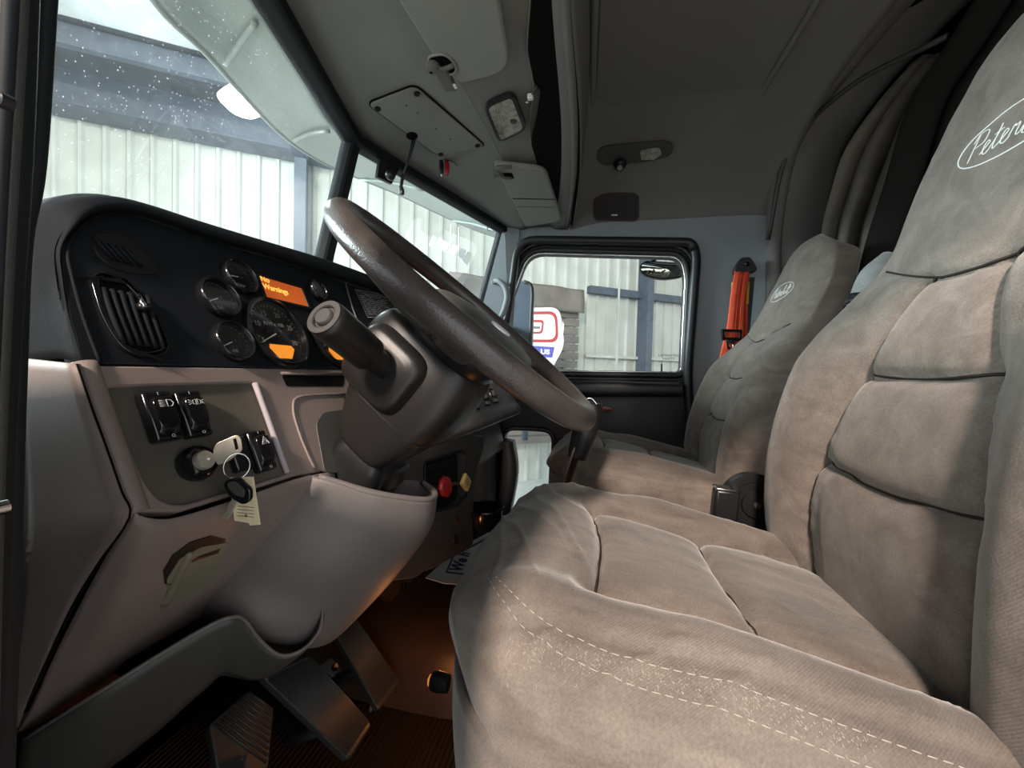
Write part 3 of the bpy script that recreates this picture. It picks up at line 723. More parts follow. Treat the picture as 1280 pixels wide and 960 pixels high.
def make_seat(cx, dy, dz, recl, label, cushmat, backmat, hi=True):
    root = thing('truck_seat', (cx, dy-.1, dz-.73), label, 'seat', 'high-back suspension seats of the cab')
    M1 = Matrix.Translation((cx, dy, dz))
    piv = Vector((0, -.36, -.30))
    M2 = M1 @ Matrix.Translation(piv) @ Matrix.Rotation(math.radians(recl), 4, 'X') @ Matrix.Translation(-piv)
    cu_ = slab('seat_cushion', cush_st, cush_disp, cushmat, root, M1, e=3.6, n=330 if hi else 200, ns=17 if hi else 9, fold=cush_fold)
    bk = slab('backrest', back_st, back_disp, backmat, root, M2, e=4.4, n=330 if hi else 200, ns=13 if hi else 8, fold=back_fold)
    # hem skirt under the cushion: drops from the side of the cushion
    sk = []
    for z_, k in ((-.30, 1.0), (-.36, 1.005), (-.42, .985), (-.475, .95)):
        ring = []
        for (x, y) in ((-.250, -.36), (-.258, -.2), (-.258, -.05), (-.245, .05), (-.20, .115), (-.10, .155), (0, .165), (.10, .155), (.20, .115), (.245, .05), (.258, -.05), (.258, -.2), (.250, -.36)):
            ring.append(M1 @ Vector((x*k, (y+.1)*k-.1, z_)))
        sk.append(ring)
    grid('cushion_skirt', sk, cushmat, root, 6, 4, solid=.006)
    # base and pedestal
    loft('seat_base', [(M1@Vector((0, -.12, z_)), Vector((a, 0, 0)), Vector((0, b, 0))) for z_, a, b in ((-.40, .22, .22), (-.50, .22, .22), (-.56, .19, .19), (-.66, .17, .19), (-.73, .19, .21))], M_['black'], root, 32, 3, 5)
    return root, cu_, bk, M1, M2
_bv = {}
def bvh(o):
    if o.name not in _bv:
        loc = parent_world(o.parent); me = o.data
        _bv[o.name] = BVHTree.FromPolygons([v.co+loc for v in me.vertices], [tuple(p.vertices) for p in me.polygons])
    return _bv[o.name]
def drape(o, pts, dirv, off, M=None):
    """project points onto the mesh of o (world = vertices + parent offset)"""
    bv = bvh(o); out = []
    for p in pts:
        h = bv.ray_cast(Vector(p)-dirv*.35, dirv)
        if h[0] is not None: out.append(h[0]-dirv*off)
    return out
drv = make_seat(.552, 0, 0, 0, 'taupe velour driver seat in front with raised stitched seams', M_['seat'], M_['seat'])
pas = make_seat(1.36, -.02, .0, 8, 'grey taupe passenger seat behind the driver seat by the far door', M_['seat'], M_['seat'], False)
# dark tubes along the sewn seams, painting the shade of the grooves
M_['seam'] = mat('seam_crease_shade', (.030, .024, .020), .9, spec=.1)
for root, cu_, bk, M1, M2 in (drv, pas):
    pth = []
    for l in CS:
        D_ = drape(cu_, [M1 @ Vector((x, y, 0)) for x, y in cr(l, 12)], Vector((0, 0, -1)), .0)
        if len(D_) > 2: pth.append(D_)
    tubes('cushion_seam', pth, .0018, M_['seam'], cu_, 6)
    pth = []; dv = (M2.to_3x3() @ Vector((0, -1, 0))).normalized()
    for l in BS:
        D_ = drape(bk, [M2 @ Vector((x, 0, z)) for x, z in cr(l, 12)], dv, .0)
        if len(D_) > 2: pth.append(D_)
    tubes('backrest_seam', pth, .0018, M_['seam'], bk, 6)
# embroidered emblem: oval and script
def script_strokes():
    """single-line script lettering, units: x advance, cap height 1"""
    S_ = {
     'P': [[(.05, 0), (.28, 1.0)], [(.05, .75), (.3, 1.05), (.68, 1.0), (.62, .6), (.22, .5)]],
     'e': [[(0, .08), (.22, .28), (.36, .42), (.25, .52), (.12, .35), (.14, .08), (.3, 0), (.46, .12)]],
     't': [[(0, .12), (.22, .5), (.32, .9)], [(.32, .9), (.16, .3), (.2, .02), (.4, .12)], [(.06, .6), (.46, .66)]],
     'r': [[(0, .12), (.14, .5), (.2, .42), (.34, .48), (.28, .1), (.4, .06), (.5, .12)]],
     'b': [[(0, .12), (.2, .55), (.34, 1.0), (.25, 1.0), (.13, .35), (.1, 0), (.3, -.02), (.42, .22), (.3, .42), (.14, .30)]],
     'i': [[(0, .3), (.12, .48), (.1, .1), (.2, .02), (.34, .12)], [(.2, .66), (.22, .7)]],
     'l': [[(0, .12), (.24, .6), (.34, 1.0), (.24, .98), (.12, .2), (.2, .02), (.34, .12)]]}
    adv = {'P': .6, 'e': .44, 't': .38, 'r': .46, 'b': .48, 'i': .32, 'l': .32}
    out = []; x = 0
    for ch in 'Peterbilt':
        for s in S_[ch]: out.append([(x+a, b) for a, b in s])
        x += adv[ch]
    return out, x
def emblem(root, bk, M2, cx, cz, a, b, name='emblem_oval'):
    F2 = lambda u, v: M2 @ Vector((u, 0.0, v))
    dirv = (M2.to_3x3() @ Vector((0, -1, 0))).normalized()
    P = [F2(cx + a*math.cos(t), cz + b*math.sin(t)) for t in np.linspace(0, 2*PI, 48, endpoint=False)]
    Q = drape(bk, P, dirv, .0004)
    o = tube('emblem_oval', Q, .0008, M_['white'], bk, n=1, seg=6, closed=True)
    st, L = script_strokes(); sc = 1.5*a/L; paths = []
    for s in st:
        q = cr(s, 4)
        # seen from the front the lettering runs towards -x
        pts = [F2(cx + (L/2-u)*sc - (v-.45)*.0, cz + (v-.45)*sc*1.1 + ((u/L)-.5)*0.0) for u, v in q]
        D = drape(bk, pts, dirv, .0004)
        if len(D) > 1: paths.append(D)
    tubes('emblem_lettering', paths, .0006, M_['white'], bk)
emblem(drv[0], drv[2], drv[4], -.004, .285, .070, .028)
emblem(pas[0], pas[2], pas[4], .0, .285, .070, .028)
# stitching: two rows of dashes along the near side of the driver cushion + worn threads
def stitch(root, cu_, M1, line, name, r=.00048, dash=.006, gap=.0035, m=None):
    L = cr(line, 8); d = Vector((0, 0, -1)); P = [M1 @ Vector((x, y, .0)) for x, y in L]
    D = drape(cu_, P, Vector((0, 0, -1)), .0003)
    if len(D) < 3: return
    paths = []; acc = 0; cur = [D[0]]; on = True; lim = dash
    for a, b in zip(D[:-1], D[1:]):
        l = (b-a).length; pos = 0
        while acc + (l-pos) >= lim:
            pos += lim-acc; q = a.lerp(b, pos/l); acc = 0
            if on: cur.append(q); paths.append(cur)
            cur = [q]; on = not on; lim = dash if on else gap
        acc += l-pos
    tubes(name, paths, r, m or M_['threads'], cu_, 5)
M_['threads'] = mat('pale_thread', (.38, .335, .285), .7)
for off in (0, -.013):
    ln = [(-.222+off, -.33), (-.226+off, -.20), (-.226+off, -.08), (-.222+off, .0), (-.208+off, .05), (-.180+off, .085), (-.15+off, .105)]
    stitch(drv[0], drv[1], drv[3], ln, 'stitching')
# worn fuzzy patch of pulled threads along the seam
fz = []
rnd = random.Random(3)
for i in range(420):
    y = rnd.uniform(-.20, .07); x = -.232 + rnd.gauss(0, .0042); an = rnd.gauss(.3, .5); l = rnd.uniform(.0005, .0012)
    fz.append([(x-l*math.cos(an)*.6, y-l*math.sin(an)), (x+l*math.cos(an)*.6, y+l*math.sin(an))])
paths = []
for p in fz:
    D = drape(drv[1], [drv[3] @ Vector((x, y, 0)) for x, y in p], Vector((0, 0, -1)), .0002)
    if len(D) == 2: paths.append(D)
o = tubes('pulled_threads', paths, .00022, M_['threads'], drv[1], 4); o['kind'] = 'stuff'
# recliner cover and belt buckle on the inner side of the driver seat
rc = at(944, 630, X=.875)
RF = Fr(rc, (0, -1, 0), (0, 0, 1))
if RF.n.x > 0: RF.n = -RF.n
lathe('recliner_cover', [(.040, -.035), (.058, -.03), (.060, .0), (.055, .006), (.045, .006), (.043, .003), (.028, .003), (.026, .009), (.006, .010)], RF, M_['black'], drv[0], 36)
lathe('recliner_bolt', [(.007, .010), (.006, .014), (.003, .015)], RF, M_['dgray'], drv[0], 12)
bf_ = Fr(at(906, 630, X=.86), (0, -.93, .35), (0, .35, .93))
box('belt_buckle', bf_.sub(0, 0, 0, -.42), (.046, .062, .03), M_['black'], drv[0], .006)
box('buckle_top', bf_.sub(.0125, .029, 0, -.42), (.044, .005, .032), M_['chrome'], drv[0], .002)
# folded armrest of the driver seat
arm = [at(x, y, X=.93) for x, y in ((1103, 336), (1092, 362), (1080, 390))]
tube('armrest', [at(1112, 318, X=.90), at(1100, 345, X=.90), at(1084, 378, X=.90), at(1079, 388, X=.90)], [.012, .032, .030, .027], M_['seat2'], drv[0], 5, 18)
tube('armrest_strap', [at(1086, 374, X=.90), at(1080, 386, X=.90)], .033, M_['black'], drv[0], 3, 18)
tube('armrest_frame', [at(1081, 384, X=.90), at(1066, 408, X=.90), at(1045, 442, X=.90), at(1030, 465, X=.90)], [.022, .020, .017, .016], M_['dgray'], drv[0], 4, 14)
# passenger recliner / lap belt stub
tube('lap_belt_stub', [at(975, 672, X=1.0), at(965, 668, X=1.0), at(955, 664, X=1.0)], .012, M_['maroon'], drv[0], 3, 8)
# ================================================================== dashboard
DF = Fr((0, .432, 0), (1, 0, 0), (0, .43, 1))      # fascia frame: u = X, v up the slope, n towards the driver
D = DF.uv
dash = thing('dashboard', (.95, .50, -.10), 'charcoal and taupe truck dashboard under the windshield with round gauges', 'dashboard')
def lipz(px, py, Y=.50):
    q = at(px, py, Y=Y); return q.x, q.z
stations = [((103, 454), (30, 454), .262, 0), ((88, 400), (32, 400), .262, 0), ((79, 350), (36, 350), .262, 0), ((77, 312), (40, 300), .265, 0), ((88, 284), (54, 266), .27, 0), ((114, 268), (84, 248), .285, 0),
            ((150, 267), (130, 244), .315, 0), ((192, 277), (180, 255), 0, .50), ((260, 300), (250, 277), 0, .50), ((335, 322), (330, 301), 0, .50), ((405, 345), (400, 322), 0, .50), ((475, 368), (470, 347), 0, .50), ((560, 402), (560, 382), 0, .50), ((650, 437), (650, 417), 0, .50)]
cols = []
for i_, s_, X_, Y_ in stations:
    a = DF.p(*D(*i_), 0); b = at(*s_, X=X_) if X_ else at(*s_, Y=Y_)
    bul = .006 if X_ and X_ < .27 else .016
    cols.append([a, a.lerp(b, .15)+Vector((-.001, -bul, 0)), a.lerp(b, .45)+Vector((0, -bul*.9, .004)), b, b+Vector((.0, .05, -.001)), b+Vector((.0, .30, -.04))])
last = cols[-1]
for X_ in (1.45, 1.84): cols.append([Vector((X_, p.y, p.z)) for p in last])
grid('dash_hood', [list(r) for r in zip(*cols)], M_['dash'], dash, 4, 5, solid=.004)
def Dp(pts, r=0):
    L = [D(*p) for p in pts]; return roundpoly(L, r) if r else L
uL = D(103, 454)[0]
cpx = [(103, 454), (96, 425), (88, 400), (79, 350), (77, 312), (88, 284), (114, 268), (150, 267), (192, 277), (260, 300), (335, 322), (405, 345), (475, 368), (560, 402), (650, 437)]
fasc = [D(*p) for p in cpx]; fasc += [(fasc[-1][0], fasc[0][1])]
plate('fascia', [fasc], DF, .02, M_['dash'], dash, .001, 0)
ro = [at(*s_, X=X_) for i_, s_, X_, Y_ in stations[:7]]
def on(px, py, w=0): return DF.p(*D(px, py), w)
# inner contour line of the instrument hood
ct = [DF.p(*D(px, py), .001) for px, py in ((124, 454), (104, 400), (90, 350), (84, 312), (100, 285), (130, 268), (180, 272), (260, 296), (330, 318), (437, 352))]
tube('hood_contour', ct, .0016, M_['dash'], dash, 6, 8)
# lower dash: taupe
z_b = DF.p(*D(103, 455)).z
def on(px, py, w=0): return DF.p(*D(px, py), w)
lower = Dp([(103, 456), (440, 462), (462, 520), (400, 590), (372, 594), (225, 640), (190, 640), (168, 640)])
swp = Dp([(133, 484), (318, 478), (360, 592), (226, 632), (200, 626), (180, 600)], [.006, .006, .006, .02, .025, .03])
plate('lower_panel', [lower, swp], DF, .018, M_['taupe'], dash, .0025, 0)
plate('switch_plate', [grow(swp, .004)], DF, .004, M_['switchplate'], dash, 0, -.0045)
tube('plate_worn_edge', [on(318, 479, .0005), on(330, 512, .0008), on(343, 548, .0006), on(359, 591, .0004)], .0035, mat('worn_pale_plastic', (.36, .32, .33), .6), dash, 2, 8)
# rolled outboard edge and end cap
e1 = [on(103, 455), on(120, 505), on(140, 560), on(158, 612), on(170, 645)]
tube('rolled_edge', [p+Vector((.004, .006, 0)) for p in e1] , .010, M_['taupe'], dash, 4, 14)
cap_f = [(101, 455), (118, 505), (138, 560), (156, 612), (166, 645)]
rowA = [at(x, y, X=DF.p(*D(x, y)).x-.004) for x, y in cap_f] + [at(128, 700, X=.265), at(92, 760, X=.268), at(50, 850, X=.27), at(22, 906, X=.27)]
capb = [(28, 447), (30, 505), (31, 560), (32, 612), (33, 660), (32, 720), (29, 780), (22, 860), (18, 904)]
rowB = [at(x, y, X=.266) for x, y in capb]
grid('end_cap', [rowA, [a.lerp(b, .5) for a, b in zip(rowA, rowB)], rowB], M_['taupe'], dash, 4, 3, solid=.004)
tube('end_cap_joint', [p+Vector((-.003, -.001, 0)) for p in rowA], .0009, M_['void'], dash, 4, 6)
tube('end_cap_edge', [p+Vector((-.002, 0, 0)) for p in rowB], .0035, M_['taupe'], dash, 4, 8)
# knee bolster: from the switch panel's lower edge forward and down
bt = [(166, 640), (190, 648), (226, 645), (300, 622), (372, 598), (415, 590)]
bb = [(24, 908), (60, 893), (130, 856), (200, 815), (270, 772), (345, 730)]
T = [on(x, y, -.002) for x, y in bt]
zz = [.268, .29, .34, .40, .46, .52]
B = [at(x, y, X=X) for (x, y), X in zip(bb, zz)]
side_ = [at(x, y, X=X) for x, y, X in ((163, 652, .262), (132, 700, .264), (72, 812, .267))]
bm = [a.lerp(b, .35)+Vector((0, -.016, 0)) for a, b in zip(T, B)]
bm2 = [a.lerp(b, .06)+Vector((0, -.008, 0)) for a, b in zip(T, B)]
bm3 = [a.lerp(b, .75)+Vector((0, -.010, 0)) for a, b in zip(T, B)]
bl = [p+Vector((0, .03, -.004)) for p in B]
bm2[0], bm[0], bm3[0] = side_
bolster = grid('knee_bolster', [T, bm2, bm, bm3, B, bl], M_['taupe'], dash, 5, 4, solid=.004)
BV = None
def onmesh(o, px, py, off=.0):
    bv = bvh(o)
    d = ray(px, py).normalized(); h = bv.ray_cast(Vector((0, 0, 0)), d)
    return (h[0]-d*off) if h[0] is not None else None
def surf_patch(name, poly, o, off, m, parent, thick=.003):
    P = [onmesh(o, *p, off) for p in poly]
    if any(p is None for p in P): return None
    c = sum(P, Vector())/len(P); N = len(P)
    v = P+[c]; f = [(i, (i+1) % N, N) for i in range(N)]
    return mesh(name, v, f, m, parent, False, solid=thick)
surf_patch('release_slot', [(240, 640), (250, 632), (300, 620), (350, 603), (366, 600), (362, 612), (330, 632), (290, 648), (250, 660), (228, 672)], bolster, .0055, M_['black'], dash)
surf_patch('handle_recess', [(202, 712), (214, 692), (236, 676), (262, 668), (280, 672), (270, 690), (240, 700), (222, 715), (214, 730), (204, 728)], bolster, .0052, M_['black'], dash)
surf_patch('handle_recess_floor', [(206, 722), (222, 697), (250, 682), (282, 676), (278, 700), (255, 730), (228, 748), (208, 740)], bolster, .0058, M_['khaki'], dash)
hp = [onmesh(bolster, *p, o_) for p, o_ in (((238, 690), .011), ((226, 712), .013), ((214, 738), .013), ((206, 752), .011))]
if all(p is not None for p in hp): tube('release_lever', hp, [.0035, .004, .0045, .005], M_['khaki'], dash, 4, 10)
lp_ = [onmesh(bolster, *p, .012) for p in ((208, 744), (212, 748), (211, 756), (205, 759), (202, 752))]
if all(p is not None for p in lp_): tube('lever_eye', lp_, .0018, M_['khaki'], dash, 3, 8, closed=True)
# slot and recess to the left of the column
plate('fascia_slot', [Dp([(352, 469), (430, 470), (428, 483), (358, 483)], .004)], DF, .003, M_['void'], dash, 0, .0008)
tube('slot_lip', [on(350, 467, .001), on(390, 467, .001), on(435, 468, .001)], .0022, M_['taupe'], dash, 1, 8)
plate('column_recess', [Dp([(366, 500), (372, 494), (430, 492), (430, 590), (398, 590), (380, 560)], .012)], DF, .002, M_['taupe'], dash, .001, .0015)
tube('recess_rim', [on(430, 493, .002), on(376, 496, .002), on(365, 510, .002), on(372, 540, .002), on(384, 570, .002), on(392, 586, .002)], .0018, M_['taupe'], dash, 4, 8)
plate('recess_shadow_gap', [Dp([(393, 530), (402, 516), (430, 512), (430, 592), (404, 592)], .01)], DF, .002, M_['dgray'], dash, .001, .003)
box('dash_core', Vector((1.04, .72, -.09)), (1.53, .22, .34), M_['void'], dash, 0)
# gauges
def gauge(px, py, r, needle, nums=None, title=None, lcd=False, label=None, nl=.8, sub=None):
    u_, v_ = D(px, py); G = DF.sub(u_, v_, 0)
    g = lathe('gauge', [(r*.98, -.002), (r*1.0, .004), (r*.97, .009), (r*.92, .0105), (r*.88, .0095), (r*.86, .004), (r*.85, .001)], G, M_['gloss'], dash, 48)
    if label: g['label'] = label
    lathe('gauge_face', [(r*.86, .0012), (.0005, .0014)], G, M_['gauge'], g, 40)
    n_ = 26 if nums else 14; V_, F_ = [], []
    for i in range(n_+1):
        a = math.radians(205 - 230*i/n_); ln_ = .10 if i % 5 == 0 else .06
        c, s = math.cos(a), math.sin(a); w_ = .0003 if r < .04 else .0004; b0 = len(V_)
        for rr_, k in ((.80, 1), (.80, -1), (.80-ln_, -1), (.80-ln_, 1)): V_.append(G.p(c*r*rr_ - s*w_*k, s*r*rr_ + c*w_*k, .0018))
        F_.append((b0, b0+1, b0+2, b0+3))
    mesh('scale_marks', V_, F_, M_['dimwhite'], g, False)
    if nums:
        for i, t in enumerate(nums):
            a = math.radians(205 - 230*i/(len(nums)-1)); text('numeral', t, r*.20, G.sub(math.cos(a)*r*.58, math.sin(a)*r*.58, .0018), M_['dimwhite'], g, .0001)
    if title: text('gauge_title', title, r*.15, G.sub(0, r*.25, .0018), M_['dimwhite'], g, .0001)
    if sub: text('gauge_title', sub, r*.22, G.sub(0, -r*.45, .0018), M_['dimwhite'], g, .0001)
    a = math.radians(needle); c, s = math.cos(a), math.sin(a); w_ = .0011 if r > .04 else .0009
    V_ = [G.p(-c*r*.12 - s*w_, -s*r*.12 + c*w_, .0035), G.p(-c*r*.12 + s*w_, -s*r*.12 - c*w_, .0035), G.p(c*r*nl + s*w_*.4, s*r*nl - c*w_*.4, .0035), G.p(c*r*nl - s*w_*.4, s*r*nl + c*w_*.4, .0035)]
    mesh('needle', V_, [(3, 2, 1, 0)], M_['white'], g, False, solid=.0008)
    lathe('needle_cap', [(r*.10, .0015), (r*.10, .0045), (r*.07, .005)], G, M_['black'], g, 20)
    if lcd: plate('odometer_display', [[(-r*.38, -r*.34), (r*.34, -r*.34), (r*.42, -r*.44), (r*.22, -r*.72), (-r*.22, -r*.72), (-r*.42, -r*.44)]], G, .0006, M_['amber'], g, 0, .0022)
    lathe('cover_glass', [(r*.87, .0075), (.0005, .0078)], G, M_['gaugeglass'], g, 32)
    return g
gauge(345, 417, .0545, 207, ['5', '10', '15', '20', '25', '30'], 'RPM x 100', True, 'large tachometer dial with a small amber display at its foot')
gauge(415, 424, .0545, 207, ['0', '20', '40', '60', '80', '100'], 'MPH', True, 'second large dial partly behind the thick column stalk')
gauge(297, 348, .0255, 185, label='small round gauge highest of the three, next to the orange screen', sub='TEMP')
gauge(271, 374, .0270, 205, label='small round gauge farthest left of the three', sub='OIL')
gauge(289, 428, .0270, 205, label='small round gauge lowest of the three, left of the tachometer', sub='AIR')
gauge(394, 364, .0200, 120)
# message screen
sc = Dp([(322, 345), (376, 361), (384, 384), (332, 372)])
plate('display_bezel', [grow(roundpoly(sc, .002), .004), sc], DF, .004, M_['black'], dash, .0005, .003)
d_ = plate('message_display', [grow(sc, .001)], DF, .001, M_['lcd'], dash, 0, .0012); d_['label'] = 'orange message screen reading No Warnings'
u_, v_ = D(326, 353); TT = Fr(DF.p(u_, v_, .0016), DF.x, DF.y)
text('display_lettering', 'No\nWarnings', .0125, TT, M_['lcdtext'], d_, .0001, 'LEFT', sx=1.0, bold=.0002)
# fascia joint lines and slider button
tube('fascia_joint', [on(431, 352, .001), on(440, 385, .001), on(452, 415, .001), on(462, 440, .001)], .0016, M_['gray'], dash, 2, 8)
tube('fascia_joint', [on(377, 360, .0005), on(382, 372, .0005), on(388, 386, .0005)], .0014, M_['dgray'], dash, 2, 8)
# placard right of the joint
pq = Dp([(443, 362), (500, 372), (512, 398), (459, 397)])
pk = plate('warning_placard', [pq], DF, .0008, M_['gauge'], dash, 0, .0012); pk['label'] = 'black placard with rows of fine white print'
tube('placard_border', [DF.p(*q, .0016) for q in pq], .0004, M_['dimwhite'], pk, n=1, seg=6, closed=True)
a_, b_, c_, e_ = [Vector(q) for q in (pq[0], pq[1], pq[2], pq[3])]
V_, F_ = [], []
rnd = random.Random(5)
for i in range(17):
    t = .05 + .9*i/17; l = a_.lerp(e_, t); r_ = b_.lerp(c_, t); s0 = .03; 
    while s0 < .93:
        s1 = min(s0 + rnd.uniform(.03, .12), .95)
        if rnd.random() < (.9 if s0 < .5 or i < 3 or i > 13 else .35):
            p, q = l.lerp(r_, s0), l.lerp(r_, s1); h = (e_-a_)*.012; b0 = len(V_)
            V_ += [DF.p(p.x, p.y, .0015), DF.p(q.x, q.y, .0015), DF.p(q.x-h.x*1.4, q.y-h.y*1.4, .0015), DF.p(p.x-h.x*1.4, p.y-h.y*1.4, .0015)]; F_.append((b0, b0+1, b0+2, b0+3))
        s0 = s1 + .02
mesh('fine_print', V_, F_, M_['dimwhite'], pk, False)
# outboard air vent: oval bezel with slanted vanes, and the upper louvre
vo = Dp([(112, 345), (145, 345), (185, 385), (207, 440), (180, 447), (150, 436), (128, 400)], .02)
vn = plate('air_vent', [grow(vo, .003), grow(vo, -.003)], DF, .012, M_['gloss'], dash, .0015, .005); vn['label'] = 'oval black air vent with slanted vanes'
plate('vent_well', [vo], DF, .001, M_['void'], vn, 0, -.001+.0025)
for k in range(6):
    t = k/5; p = Vector(D(126+11*k, 362+2*k)); q = Vector(D(152+10*k, 432+1.2*k)) 
    tube('vane', [DF.p(p.x, p.y, .003), DF.p((p.x+q.x)/2-.003, (p.y+q.y)/2, .006), DF.p(q.x, q.y, .003)], .0024, M_['dash'], vn, 3, 8)
tube('vane_slider', [on(166, 376, .010), on(170, 390, .011)], [.002, .003], M_['chrome'], vn, 1, 8)
tube('vane_slider_grip', [on(165, 388, .009), on(178, 388, .009)], .004, M_['black'], vn, 1, 8)
lo_ = plate('louvre', [Dp([(112, 292), (150, 292), (192, 325), (196, 345), (150, 340), (120, 322)], .01)], DF, .002, M_['black'], dash, .0005, .0012)
for k in range(5):
    tube('louvre_slat', [on(116+9*k, 300+2.5*k, .003), on(140+9*k, 326+2.2*k, .003)], .0016, M_['dash'], lo_, 1, 8)
# rocker switches
def rocker(px, py, kind, lab):
    u_, v_ = D(px, py); G = DF.sub(u_, v_, -.003)
    s = box('rocker_switch', G.sub(0, 0, .005), (.026, .050, .012), M_['gloss'], dash, .003)
    s['label'] = lab
    b = loft('rocker_button', [(G.p(0, -.001, .011), G.x*.0105, G.y*.0185), (G.p(0, .002, .0150), G.x*.0098, G.y*.0150), (G.p(0, .003, .0155), G.x*.009, G.y*.012)], M_['gloss'], s, 28, 3, 5)
    T_ = G.sub(.001, .010, .0158)
    if kind == 'head':
        tube('lamp_symbol', [T_.p(.001, -.0035), T_.p(.001, .0035), T_.p(.005, .003), T_.p(.007, 0), T_.p(.005, -.003)], .0004, M_['dimwhite'], b, n=1, seg=5, closed=True)
        for k in range(5): tube('lamp_symbol', [T_.p(-.006, -.003+k*.0015), T_.p(-.0005, -.003+k*.0015)], .0003, M_['dimwhite'], b, n=1, seg=5)
    elif kind == 'park':
        for s_ in (-1, 1):
            tube('park_symbol', [T_.p(s_*.0008, -.003), T_.p(s_*.0008, .003), T_.p(s_*.004, .0018), T_.p(s_*.004, -.0018)], .0003, M_['dimwhite'], b, n=1, seg=5, closed=True)
            for k in (-1, 0, 1): tube('park_symbol', [T_.p(s_*.005, k*.0012), T_.p(s_*.0085, k*.0024)], .0003, M_['dimwhite'], b, n=1, seg=5)
    else:
        tube('hazard_symbol', [T_.p(-.005, -.004), T_.p(.005, -.004), T_.p(0, .005)], .0004, M_['white'], b, n=1, seg=5, closed=True)
        tube('hazard_symbol', [T_.p(-.0025, -.0025), T_.p(.0025, -.0025), T_.p(0, .002)], .0003, M_['white'], b, n=1, seg=5, closed=True)
    text('switch_mark', 'O', .0045, G.sub(.002, -.0215, .0113), M_['dimwhite'], s, .0001)
    text('switch_mark', 'I', .0045, G.sub(0, .0215, .0113), M_['dimwhite'], s, .0001)
rocker(198, 522, 'head', 'rocker switch with a headlamp symbol, left of the pair')
rocker(237, 519, 'park', 'rocker switch with a parking lamp symbol, right of the pair')
rocker(323, 565, 'hazard', 'rocker switch with a hazard triangle beside the ignition')
u_, v_ = D(298, 568); box('rocker_switch', DF.sub(u_, v_, .001), (.024, .040, .010), M_['gloss'], dash, .003)
# ignition lock
u_, v_ = D(244, 580); IG = DF.sub(u_, v_, -.004)
ig = lathe('ignition_lock', [(.0165, 0), (.018, .004), (.0175, .010), (.0145, .016), (.0135, .017), (.0125, .014), (.0095, .013)], IG, M_['gloss'], dash, 32)
lathe('lock_barrel', [(.0095, .010), (.0095, .018), (.0085, .0195), (.001, .0195)], IG, M_['steel'], ig, 24)
# --- centre stack, wing and passenger side of the dash
def poly3(name, pts, X_or, m, parent, thick=.02, key='Y', bev=.003):
    pass
M_['midgray'] = mat('mid_grey_dash_plastic', (.080, .075, .070), .45, bump=.25, bscale=1000)
# wing shelf with switches: lip curve and face
wf = [at(x, y, Y=Y) for x, y, Y in ((470, 505, .40), (520, 500, .385), (570, 492, .36), (615, 478, .325), (640, 470, .30))]
wl = [at(x, y, Y=Y) for x, y, Y in ((470, 552, .385), (520, 545, .36), (570, 533, .33), (615, 519, .295), (648, 507, .262))]
wl2 = [p+Vector((0, -.006, -.020)) for p in wl]
wl3 = [p+Vector((0, .022, -.035)) for p in wl]
wm = [a.lerp(b, .85)+Vector((0, .012, .004)) for a, b in zip(wf, wl)]
grid('centre_wing', [wf, wm, wl, wl2, wl3], M_['midgray'], dash, 5, 3, solid=.004)
un = [at(x, y, Y=Y) for x, y, Y in ((470, 700, .42), (500, 690, .40), (545, 660, .36), (578, 640, .345), (590, 600, .34))]
ut = [p+Vector((0, .030, -.030)) for p in wl]
st = [(480, 565), (520, 560), (565, 553), (600, 548), (628, 538)]
F1 = Fr(at(555, 610, X=.92), (1, -.16, 0), (0, .22, 1))
if F1.n.y > 0: F1 = Fr(F1.o, -F1.x, F1.y)
def P1(pts, r=0):
    L = [F1.uv(*p) for p in pts]; return roundpoly(L, r) if r else L
cs = P1([(455, 560), (520, 552), (575, 540), (606, 545), (606, 560), (596, 590), (592, 640), (592, 684), (562, 700), (536, 714), (467, 722), (430, 722), (430, 600)], .015)
rec = P1([(531, 578), (578, 563), (583, 570), (583, 620), (570, 633), (533, 641), (530, 620)], .008)
plate('centre_stack', [cs, rec], F1, .05, M_['dgray'], dash, .006, 0)
plate('valve_recess', [grow(rec, .01)], F1, .003, M_['black'], dash, 0, -.028)
tube('recess_rim', [F1.p(*q, .001) for q in rec], .0025, M_['black'], dash, n=1, seg=8, closed=True)
plate('upper_pocket', [P1([(533, 582), (574, 570), (577, 584), (534, 596)], .004)], F1, .003, M_['gloss'], dash, .001, -.012)
def knob(px, py, m, name, kind):
    u_, v_ = F1.uv(px, py); K = F1.sub(u_, v_, -.01)
    s = lathe('valve_stem', [(.006, -.02), (.006, .030)], K, M_['dgray'], dash, 16)
    if kind == 'red': k = lathe(name, [(.010, .022), (.024, .028), (.026, .034), (.022, .040), (.008, .043)], K, m, s, 8); 
    else:
        k = box(name, K.sub(0, 0, .036, math.radians(40)), (.034, .034, .012), m, s, .003)
    return s, k, K
s, k, K = knob(546, 609, M_['red'], 'brake_knob', 'red'); k['label'] = 'red eight-sided push-pull brake knob'
s, k, K = knob(571, 604, M_['yellow'], 'brake_knob', 'yellow'); k['label'] = 'yellow diamond push-pull brake knob'
for i in range(3): box('knob_print', K.sub(0, .006-.006*i, .0425), (.016, .0016, .0006), M_['black'], k, 0)
# small fittings below: socket, grille pad, cup holder
u_, v_ = F1.uv(572, 650); lathe('power_socket', [(.011, 0), (.012, .004), (.008, .005), (.007, .001)], F1.sub(u_, v_, 0), M_['hump'], dash, 20)
u_, v_ = F1.uv(569, 674); lathe('rubber_plug', [(.012, 0), (.011, .003), (.002, .004)], F1.sub(u_, v_, 0), M_['rubber'], dash, 20)
plate('lower_door', [P1([(466, 700), (500, 668), (545, 650), (560, 655), (555, 690), (520, 722), (470, 728)], .02)], F1, .004, M_['dgray'], dash, .002, .003)
